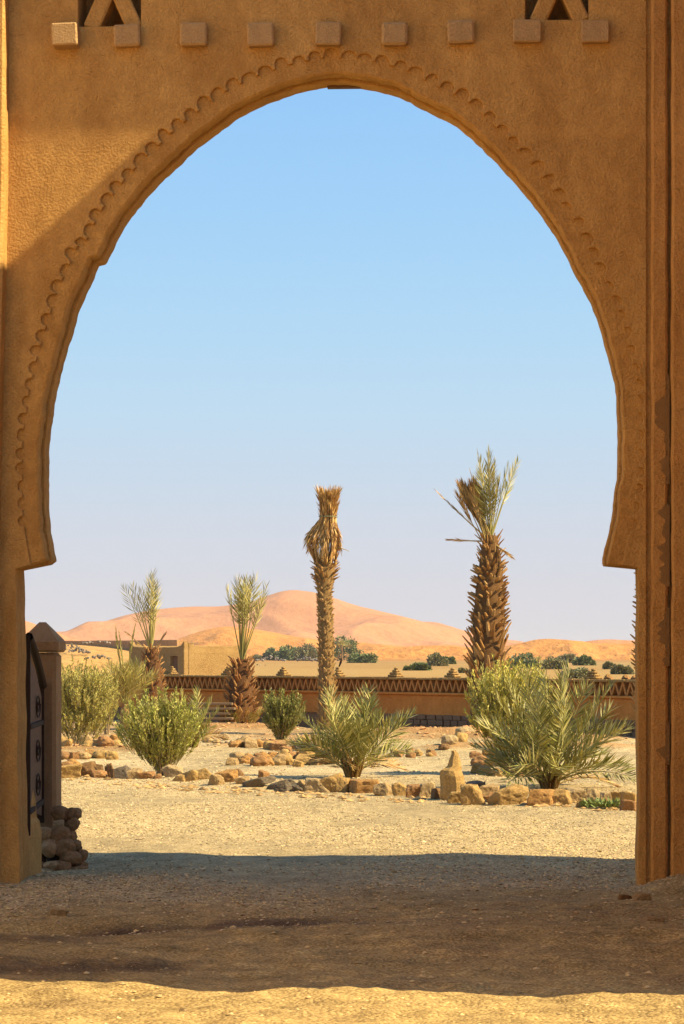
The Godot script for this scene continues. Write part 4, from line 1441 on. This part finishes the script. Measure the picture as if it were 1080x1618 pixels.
		for q in 70:
			var i := rng.randi_range(5, 15)
			var p := pts[i]
			var up := (pts[mini(i + 1, 15)] - pts[i - 1]).normalized()
			var out := (up * r(0.5, 1.2) * (1.0 if i > 9 else -1.0) + Vector3(cos(a) * 0.2, 0, sin(a) * 0.2) + Vector3(r(-1, 1), r(-0.5, 0.5), r(-1, 1)) * (0.2 if i > 9 else 0.10)).normalized()
			g.blade(p, out, out.cross(Vector3(r(-1, 1), 0.3, r(-1, 1))).normalized(), r(0.10, 0.28), 0.011, STRAWS[rng.randi() % 4] * r(0.8, 1.5))
		put("dry_frond", g.mesh(), M.dry, o)
	var cord := Geo.new()
	var cp := PackedVector3Array()
	var cr := PackedFloat32Array()
	for k in 19:
		var a := TAU * k / 18.0
		cp.append(tie + Vector3(cos(a) * 0.215, 0.01, sin(a) * 0.215))
		cr.append(0.009)
	cord.tube(cp, cr, 5)
	put("cord", cord.mesh(), M.rope, o)
	var v2 := Vector3(0.30, 0.07, 0.1)
	frond(o, Vector3(0.12, 4.12, 0.05), v2.normalized(), 0.42, 0.35, 0.06, 12, 0.3, STRAWS, 0.1, 0.2, 0.02, M.dry, "dry_frond")
	# --- squat palm left of the middle
	d = 60.3
	u = d / F
	o = thing("squat_palm", "short palm with a barrel trunk and green fronds standing in a sheaf", "palm tree", Transform3D(Basis(), foot(380, d)), "date palms in the garden")
	prof = [[-0.1, 0.34, 0.0], [0.5, 0.33, 0.0], [1.0, 0.29, 0.0], [1.35, 0.22, 0.02], [1.6, 0.13, 0.02]]
	tr = trunk(o, prof, Color(0.22, 0.11, 0.05))
	stub_parts(tr, stub_places(prof, 0.1, 1.55, 150, 0.15, 0.19, 0.75, 0.55), reds, true)
	for k in 26:   # green and dry suckers round its foot
		var a := k * 2.4
		frond(o, Vector3(cos(a) * 0.3, 0.02, sin(a) * 0.3), Vector3(cos(a) * 0.55, 1.0, sin(a) * 0.55).normalized(), r(0.35, 0.65), 0.25, 0.16, 18, 0.1, YELLOWS if k % 2 == 0 else STRAWS, 0.3, 0.5, 0.008, M.leaf, "sucker")
	crown = Vector3(0.02, 1.5, 0)
	for q in [[352, 932, 0.1, 0.5], [366, 920, 0.2, 0.45], [376, 925, -0.2, 0.5], [383, 920, 0.3, 0.42], [390, 918, 0.0, 0.45], [398, 916, 0.25, 0.45], [408, 922, -0.2, 0.5], [424, 920, 0.1, 0.5], [438, 936, 0.0, 0.55], [430, 950, 0.3, 0.5], [370, 935, 0.4, 0.5], [393, 930, 0.45, 0.45], [404, 935, 0.3, 0.5]]:
		var v := Vector3((q[0] - 380.0) * u, EYE + (1035.0 - q[1]) * u, q[2]) - crown
		var dir := Vector3(v.x * 0.75, v.y, v.z * 0.75).normalized()
		frond(o, crown, dir, v.length(), -0.01, 0.34, 18, q[3], GREENS + YELLOWS, 0.3, 0.85, 0.02)
	for q in [[374, 906, 0.0], [390, 911, 0.05], [402, 912, 0.0], [412, 938, 0.1]]:
		var v := Vector3((q[0] - 380.0) * u, EYE + (1035.0 - q[1]) * u, q[2]) - crown
		frond(o, crown, v.normalized(), v.length(), 0.0, 0.05, 6, 0.92, STRAWS, 0.1, 0.2, 0.024, M.dry, "cut_stalk")
	# --- small palm to the left, yellowish
	d = 62.5
	u = d / F
	o = thing("slim_palm", "small palm with a stubby trunk and a narrow tuft of upright fronds", "palm tree", Transform3D(Basis(), foot(241, d)), "date palms in the garden")
	prof = [[-0.1, 0.26, 0.0], [0.9, 0.25, 0.0], [1.5, 0.21, -0.02], [1.85, 0.12, -0.04]]
	tr = trunk(o, prof, Color(0.22, 0.11, 0.05))
	stub_parts(tr, stub_places(prof, 0.5, 1.82, 110, 0.13, 0.16, 0.7, 0.5), reds, true)
	crown = Vector3(-0.04, 1.75, 0)
	for q in [[204, 925, 0.1], [215, 925, 0.2], [228, 912, 0.0], [233, 906, 0.25], [240, 910, -0.1], [247, 915, 0.2], [254, 925, 0.0], [222, 935, 0.35], [238, 930, 0.4], [246, 940, 0.3]]:
		var v := Vector3((q[0] - 241.0) * u, EYE + (1035.0 - q[1]) * u, q[2]) - crown
		var dir := Vector3(v.x * 1.1, v.y, v.z * 0.8).normalized()
		frond(o, crown, dir, v.length(), -0.01, 0.33, 14, 0.42, YELLOWS + GREENS, 0.3, 0.75, 0.02)
	for q in [[200, 1000, 0.1], [262, 1003, 0.1]]:
		var v := Vector3((q[0] - 241.0) * u, EYE + (1035.0 - q[1]) * u, q[2]) - crown
		frond(o, crown, v.normalized(), v.length(), 0.0, 0.16, 20, 0.5, STRAWS, 0.1, 0.3, 0.01, M.dry, "dry_frond")
	# --- young yellow palm between the shrubs
	d = 57.0
	u = d / F
	o = thing("young_palm", "young yellowish palm with two upright spear leaves between the shrubs", "palm", Transform3D(Basis(), foot(197, d)))
	for q in [[183, 992, 0.0, 0.06], [201, 988, 0.1, 0.10], [191, 1004, 0.0, 0.06], [198, 1000, 0.1, 0.1]]:
		var v := Vector3((q[0] - 197.0) * u, EYE + (1035.0 - q[1]) * u, q[2])
		frond(o, Vector3(0, 0.3, 0), (v - Vector3(0, 0.3, 0)).normalized(), v.length() - 0.3, 0.0, 0.12, 60, 0.55, YELLOWS, 0.05, 0.12, 0.016, M.leaf, "spear_leaf")
	for k in 30:
		var a := k * 2.4
		var lean := lerpf(0.12, 0.75, k / 30.0)
		frond(o, Vector3(0, 0.5, 0), Vector3(cos(a) * sin(lean), cos(lean), sin(a) * sin(lean)), r(0.85, 1.25), 0.10, 0.27, 26, 0.25, YELLOWS, 0.5, 0.8, 0.01)
	prof = [[-0.1, 0.12, 0.0], [0.4, 0.11, 0.0], [0.62, 0.06, 0.0]]
	trunk(o, prof, Color(0.50, 0.27, 0.12))
	# --- clumps near the drive
	palm_clump("young palm clump of spiky green fronds behind the middle of the stone border", 557, 35.0, 1.36, 27, 1.0, 0.28, GREENS, 0.0)
	palm_clump("largest palm clump, arching fronds reaching towards the right jamb", 868, 32.0, 1.5, 38, 1.12, 0.30, GREENS + [Color(0.38, 0.36, 0.15), Color(0.42, 0.38, 0.16)], 0.1)
	palm_clump("small palm clump half hidden behind the round shrub", 303, 46.0, 1.0, 18, 0.95, 0.24, GREENS, 0.0)


func shrub(called: String, label: String, px: float, d: float, cx: float, cy: float, rx: float, ry: float, twigs: int, leaves: int, leaf: float, cols: Array, stems: int, narrow := 1.0, upright := 0.7) -> void:
	# centre and radii in photograph pixels; grown as twigs from the foot
	var u := d / F
	var base := foot(px, d)
	var o := thing(called, label, "shrub", Transform3D(Basis(), base))
	var c := at(cx, cy, d) - base
	var R := Vector3(rx * u, ry * u, rx * u * 0.9)
	var wood := Geo.new()
	var limbs := []
	for k in stems:
		var a := TAU * k / stems + r(-0.3, 0.3)
		var e := c + Vector3(cos(a) * R.x * 0.45, r(-0.3, 0.2) * R.y, sin(a) * R.z * 0.45)
		var st := Vector3(cos(a) * 0.04 * narrow, -0.03, sin(a) * 0.04 * narrow)
		var m := st.lerp(e, 0.5) + Vector3(r(-0.04, 0.04), r(0, 0.08), r(-0.04, 0.04))
		limbs.append([st, m, e])
		var g2 := Geo.new()
		g2.tube(PackedVector3Array([st, st.lerp(m, 0.5) + Vector3(r(-0.01, 0.01), 0, 0), m, e]), PackedFloat32Array([0.018, 0.015, 0.011, 0.005]), 6)
		put("stem", g2.mesh(), M.twig, o)
	var g := Geo.new()
	for k in twigs:
		# a point in the crown, thicker towards its surface, with ragged lobes
		var dir := Vector3(r(-1, 1), r(-0.95, 1), r(-1, 1)).normalized()
		var lobe := 1.0 + 0.30 * noise_a.get_noise_3dv(dir * 160.0 + base * 20.0) + 0.12 * noise_b.get_noise_3dv(dir * 350.0 + base)
		var e := c + dir * R * lobe * pow(rng.randf(), 0.45)
		# an inverted cone below, so that the shrub narrows to its foot
		var f := clampf(e.y / maxf(c.y, 0.01), 0.0, 1.0)
		var pinch := lerpf(0.35, 1.0, smoothstep(0.0, 1.0, f)) if narrow >= 1.0 else 1.0
		e = Vector3(e.x * pinch, e.y, e.z * pinch)
		if e.y < 0.03: continue
		var from: Vector3 = limbs[rng.randi() % limbs.size()][1]
		var grow := ((e - from).normalized() * (1.0 - upright) + (e - Vector3(0, -0.3, 0)).normalized() * upright + Vector3(0, 0.35, 0)).normalized()
		var ln := r(0.14, 0.26)
		var p0 := e - grow * ln
		g.tube(PackedVector3Array([p0 - grow * 0.05, e]), PackedFloat32Array([0.004, 0.0015]), 3, Color(0.28, 0.22, 0.10), false)
		var tint := r(0.72, 1.22)
		var col0: Color = cols[rng.randi() % cols.size()]
		for i in leaves:
			var t := rng.randf()
			var p := p0 + grow * ln * t * 1.05
			var out := (grow * r(0.5, 1.1) + Vector3(r(-1, 1), r(-0.6, 0.9), r(-1, 1)) * 0.65).normalized()
			var across := out.cross(Vector3(r(-1, 1), r(-1, 1), r(-1, 1))).normalized()
			var cc: Color = col0.lerp(cols[rng.randi() % cols.size()], 0.4) * (tint * r(0.9, 1.3))
			g.blade(p, out, across, leaf * r(0.7, 1.25), leaf * 0.13, cc)
	tag(put("foliage", g.mesh(), M.leaf, o), "", "", "", "stuff")


func make_shrubs() -> void:
	var olive := [Color(0.330, 0.330, 0.064), Color(0.413, 0.391, 0.090), Color(0.261, 0.270, 0.048), Color(0.522, 0.465, 0.139)]
	var dull := [Color(0.396, 0.350, 0.092), Color(0.475, 0.402, 0.112), Color(0.304, 0.279, 0.061), Color(0.528, 0.441, 0.143)]
	var dark := [Color(0.186, 0.190, 0.044), Color(0.243, 0.232, 0.055), Color(0.143, 0.154, 0.033), Color(0.343, 0.309, 0.088)]
	var lime := [Color(0.455, 0.410, 0.073), Color(0.531, 0.472, 0.108), Color(0.366, 0.335, 0.059), Color(0.607, 0.522, 0.156)]
	shrub("round_shrub", "rounded olive green shrub just behind the left part of the stone border", 257, 35.6, 254, 1148, 76, 58, 950, 26, 0.055, olive, 9)
	shrub("small_tree", "small twin-stemmed tree with fine dull foliage beside the gate post", 124, 44.5, 126, 1103, 58, 62, 800, 26, 0.06, dull, 3, 0.5)
	shrub("dark_shrub", "dark green shrub growing out of the rubble bed", 442, 46.5, 447, 1125, 36, 40, 420, 26, 0.06, dark, 6)
	shrub("lime_shrub", "yellow green leafy shrub rising behind the largest palm clump", 808, 36.0, 806, 1112, 76, 76, 1100, 24, 0.06, lime, 7)
	shrub("wall_shrub", "low pale shrub before the wall between the small tree and young palm", 168, 54.0, 168, 1100, 22, 38, 260, 22, 0.06, dull, 5)
	# the little weed by the border
	var base := foot(950, 28.2)
	var o := thing("weed", "small bright green weed at the foot of the border near the right jamb", "weed", Transform3D(Basis(), base + Vector3(0, 0, 0.12)))
	for k in 34:
		var g := Geo.new()
		var a := k * 2.4
		var q := 0.18 * sqrt(k / 34.0)
		var p := Vector3(cos(a) * q * 1.3, 0.01, sin(a) * q * 0.7)
		for i in 7:
			var out := Vector3(cos(a) * 0.6 + r(-0.6, 0.6), r(0.3, 1.2), sin(a) * 0.6 + r(-0.6, 0.6)).normalized()
			g.blade(p, out, out.cross(Vector3(r(-1, 1), 0.2, r(-1, 1))).normalized(), r(0.07, 0.13), 0.018, Color(0.20, 0.25, 0.075) * r(0.75, 1.3))
		put("leaf", g.mesh(), M.leaf, o)


func far_tree(called: String, label: String, px: float, base_y: float, w: float, h: float, d: float, cols: Array, lobes: int, sd: int) -> void:
	lobes += 4
	rng.seed = sd
	d = minf(d, F * EYE / (base_y - 1035.5))
	var u := d / F
	var base := at(px, base_y, d)
	var o := thing(called, label, "bush" if h < w * 0.7 else "tree", Transform3D(Basis(), base), "trees and bushes beyond the wall")
	var g := Geo.new()
	var W := w * u * 0.5
	var H := h * u
	g.tube(PackedVector3Array([Vector3(0, -0.6, 0), Vector3(0.05 * W, H * 0.3, 0), Vector3(0.1 * W, H * 0.55, 0)]), PackedFloat32Array([W * 0.05, W * 0.045, W * 0.02]), 6, Color(0.24, 0.17, 0.1))
	put("trunk", g.mesh(), M.bark, o)
	g = Geo.new()
	var balls := []
	for k in lobes:
		var f := (k + 0.5) / lobes * 2.0 - 1.0
		var rr := r(0.30, 0.46) * minf(H, W * 1.2)
		rr *= r(0.6, 1.15)
		f = clampf(f + r(-0.35, 0.35), -1.0, 1.0)
		balls.append([Vector3(f * (W - rr * 0.7), r(0.15, 1.0) * (H - rr) * (1.0 - 0.5 * f * f), r(-0.5, 0.5) * W), rr])
	var leaf := u * 2.8
	for k in 3200:
		var b: Array = balls[rng.randi() % balls.size()]
		var dir := Vector3(r(-1, 1), r(-0.9, 1), r(-1, 1)).normalized()
		var p: Vector3 = b[0] + dir * b[1] * (1.0 + 0.35 * noise_b.get_noise_3dv(dir * 240.0 + base)) * pow(rng.randf(), 0.3)
		if p.y < -0.3: continue
		var out := (dir + Vector3(r(-1, 1), r(-0.5, 1), r(-1, 1)) * 0.7).normalized()
		var across := out.cross(Vector3(r(-1, 1), r(-1, 1), r(-1, 1))).normalized()
		g.blade(p, out, across, leaf * r(0.7, 1.6), leaf * r(0.3, 0.5), cols[rng.randi() % cols.size()] * r(0.75, 1.6))
	tag(put("crown", g.mesh(), M.leaf, o), "", "", "", "stuff")


func far_palm(label: String, px: float, base_y: float, h: float, d: float, sd: int) -> void:
	rng.seed = sd
	d = minf(d, F * EYE / (base_y - 1035.5))
	var u := d / F
	var o := thing("far_palm", label, "palm tree", Transform3D(Basis(), at(px, base_y, d)), "palms beyond the wall")
	var H := h * u
	trunk(o, [[-0.5, H * 0.035, 0.0], [H * 0.35, H * 0.03, 0.0], [H * 0.7, H * 0.03, 0.0]], Color(0.34, 0.2, 0.09))
	for k in 22:
		var a := k * 2.4
		var lean := lerpf(0.2, 1.7, k / 22.0)
		frond(o, Vector3(0, H * 0.7, 0), Vector3(cos(a) * sin(lean), cos(lean), sin(a) * sin(lean)), H * r(0.3, 0.4), 0.3, H * 0.12, 14, 0.15, YELLOWS + [Color(0.40, 0.29, 0.13)], 0.3, 0.8, H * 0.006)


func make_far_trees() -> void:
	var green := [Color(0.14, 0.17, 0.06), Color(0.185, 0.205, 0.07), Color(0.11, 0.135, 0.045)]
	var grey := [Color(0.22, 0.21, 0.095), Color(0.28, 0.25, 0.12), Color(0.18, 0.17, 0.075)]
	var teal := [Color(0.13, 0.165, 0.075), Color(0.175, 0.20, 0.095)]
	far_tree("tamarisk", "dark round tree at the left end of the far grove", 434, 1040, 36, 20, 780.0, teal, 5, 101)
	far_tree("tamarisk", "dense green tree second from the left in the far grove", 462, 1041, 46, 26, 760.0, green, 6, 102)
	far_tree("tamarisk", "dull olive tree left of the tied palm's trunk in the far grove", 490, 1042, 44, 28, 730.0, grey, 6, 103)
	far_tree("tamarisk", "tallest dark tree right of the tied palm's trunk", 540, 1044, 60, 40, 740.0, green, 8, 104)
	far_tree("tamarisk", "lower dark bush trailing off the right end of the far grove", 572, 1048, 42, 22, 720.0, green, 6, 105)
	far_palm("single palm with a bare trunk standing before the far grove", 540, 1045, 36, 690.0, 106)
	far_tree("tamarisk", "little green bush left of the far grove", 404, 1042, 18, 6, 800.0, grey, 4, 107)
	far_tree("tamarisk", "long low green bush left of the thick palm", 659, 1060, 42, 13, 600.0, green, 6, 108)
	far_tree("tamarisk", "bushy tree standing higher behind the long low bush", 690, 1053, 32, 22, 760.0, grey, 6, 109)
	far_tree("tamarisk", "small bush trailing right of the bushy tree", 707, 1050, 26, 12, 780.0, green, 4, 110)
	far_tree("tamarisk", "tiny bush just left of the thick palm's trunk", 738, 1064, 34, 9, 560.0, grey, 4, 111)
	far_tree("tamarisk", "grey green rounded tree right of the thick palm", 826, 1056, 42, 26, 640.0, teal, 6, 112)
	far_palm("small dry palm between the grey green trees on the right", 851, 1058, 22, 560.0, 113)
	far_tree("tamarisk", "dry greyish scrub behind the sand hump", 872, 1058, 42, 24, 620.0, grey, 6, 114)
	far_tree("tamarisk", "row of low scrub along the top of the sand hump", 897, 1048, 40, 14, 720.0, grey, 6, 115)
	far_tree("tamarisk", "dark rounded bush on the shoulder of the sand hump", 923, 1052, 38, 16, 660.0, green, 6, 116)
	far_tree("tamarisk", "broad bush directly behind the wall's right part", 911, 1074, 48, 22, 380.0, grey, 7, 117)
	far_tree("tamarisk", "pale scrub beside the right jamb beyond the wall", 982, 1066, 34, 16, 520.0, grey, 5, 118)
	far_tree("tamarisk", "sparse pale bush above the last finial", 962, 1058, 18, 12, 700.0, grey, 4, 119)
	rng.seed = 777


# ------------------------------------------------------------------ sky
func make_sky() -> Environment:
	var stops := [[0.0, 0.70, 0.69, 0.735], [1.2, 0.69, 0.69, 0.745], [2.7, 0.645, 0.695, 0.785], [4.1, 0.575, 0.70, 0.835], [5.5, 0.52, 0.715, 0.885], [7.6, 0.435, 0.69, 0.92], [10.0, 0.36, 0.635, 0.94], [12.6, 0.305, 0.585, 0.945], [20.0, 0.25, 0.48, 0.84], [40.0, 0.20, 0.385, 0.70], [90.0, 0.16, 0.31, 0.58]]
	var im := Image.create(64, 1024, false, Image.FORMAT_RGBF)
	for j in 1024:
		var el := 90.0 - (j + 0.5) / 1024.0 * 180.0
		var c := Color(0.36, 0.25, 0.14)
		if el >= 0.0:
			var k := 0
			while k < stops.size() - 2 and stops[k + 1][0] < el: k += 1
			var t: float = clampf((el - stops[k][0]) / (stops[k + 1][0] - stops[k][0]), 0, 1)
			c = Color(lerpf(stops[k][1], stops[k + 1][1], t), lerpf(stops[k][2], stops[k + 1][2], t), lerpf(stops[k][3], stops[k + 1][3], t))
		for i in 64: im.set_pixel(i, j, c * (1.0 / EXPOSURE))
	var pano := PanoramaSkyMaterial.new()
	pano.panorama = ImageTexture.create_from_image(im)
	var sky := Sky.new()
	sky.sky_material = pano
	var e := Environment.new()
	e.background_mode = Environment.BG_SKY
	e.sky = sky
	e.tonemap_mode = Environment.TONE_MAPPER_LINEAR
	e.tonemap_exposure = EXPOSURE
	e.sdfgi_enabled = true
	e.ssao_enabled = true
	e.ssil_enabled = true
	return e

const EXPOSURE := 1.95
const SUN_ENERGY := 1.6
const SUN_TURN := 11.0      # degrees towards the camera from due right
const SUN_HIGH := 41.2
const HAZE := 0.00008


func _ready() -> void:
	# camera: a long lens held level, shifted upwards
	var cam := Camera3D.new()
	cam.name = "camera"
	cam.position = Vector3(0, EYE, 0)
	cam.projection = Camera3D.PROJECTION_FRUSTUM
	cam.near = 0.5
	cam.size = 2.0 * 809.0 / F * 0.5
	cam.frustum_offset = Vector2(0, 226.0 / F * 0.5)
	cam.far = 12000.0
	add_child(cam)
	cam.current = true
	var we := WorldEnvironment.new()
	we.name = "environment"
	we.environment = make_sky()
	if HAZE > 0.0:
		we.environment.fog_enabled = true
		we.environment.fog_density = HAZE
		we.environment.fog_light_color = Color(0.86, 0.85, 0.88)
	add_child(we)
	var sun := DirectionalLight3D.new()
	sun.name = "sun"
	sun.light_energy = SUN_ENERGY
	sun.light_color = Color(1.0, 0.92, 0.74)
	sun.light_angular_distance = 0.5
	sun.shadow_enabled = true
	var az := deg_to_rad(SUN_TURN)
	var el := deg_to_rad(SUN_HIGH)
	var to_sun := Vector3(cos(az) * cos(el), sin(el), sin(az) * cos(el))
	sun.basis = Basis.looking_at(-to_sun)
	add_child(sun)

	rng.seed = 4711
	noise_a.seed = 5; noise_a.frequency = 0.01; noise_a.noise_type = FastNoiseLite.TYPE_SIMPLEX_SMOOTH; noise_a.fractal_octaves = 3
	noise_b.seed = 9; noise_b.frequency = 0.01; noise_b.noise_type = FastNoiseLite.TYPE_SIMPLEX_SMOOTH; noise_b.fractal_octaves = 2
	ridge_n.seed = 3; ridge_n.frequency = 0.01; ridge_n.noise_type = FastNoiseLite.TYPE_SIMPLEX_SMOOTH; ridge_n.fractal_type = FastNoiseLite.FRACTAL_RIDGED; ridge_n.fractal_octaves = 2
	gate_frame = Transform3D(Basis(Vector3.UP, GATE_TURN), Vector3(0, 0, GATE_Z))
	make_materials()
	make_ground()
	make_dunes()
	rng.seed = 1
	make_gateway()
	rng.seed = 2
	make_rock_shapes()
	make_post_and_leaf()
	make_wall()
	make_hut()
	rng.seed = 3
	make_stubs()
	make_palms()
	rng.seed = 4
	make_shrubs()
	make_far_trees()
	rng.seed = 5
	make_planks()
	rubble(110, 1031, 270.0, 4.6, 1.1, 90, "heap of dark grey stones on the rise beside the gate post")
	rubble(152, 1016, 285.0, 3.4, 0.5, 26, "thin scatter of dark stones high on the sandy rise")
	rubble(155, 1040, 250.0, 2.6, 0.4, 34, "small stone heap low on the rise by the young palm")
	rubble(427, 1043, 640.0, 7.5, 1.3, 55, "heap of pale stones before the left end of the far grove")
	rubble(484, 1043, 640.0, 6.0, 0.9, 40, "low heap of pale stones beside the tied palm's trunk")
	rubble(408, 1054, 420.0, 5.0, 0.6, 24, "pale stones on the plain beside the squat palm")
	rng.seed = 6
	make_border()
	make_heaps()
	make_cobbles()
	rng.seed = 7
	make_gravel()
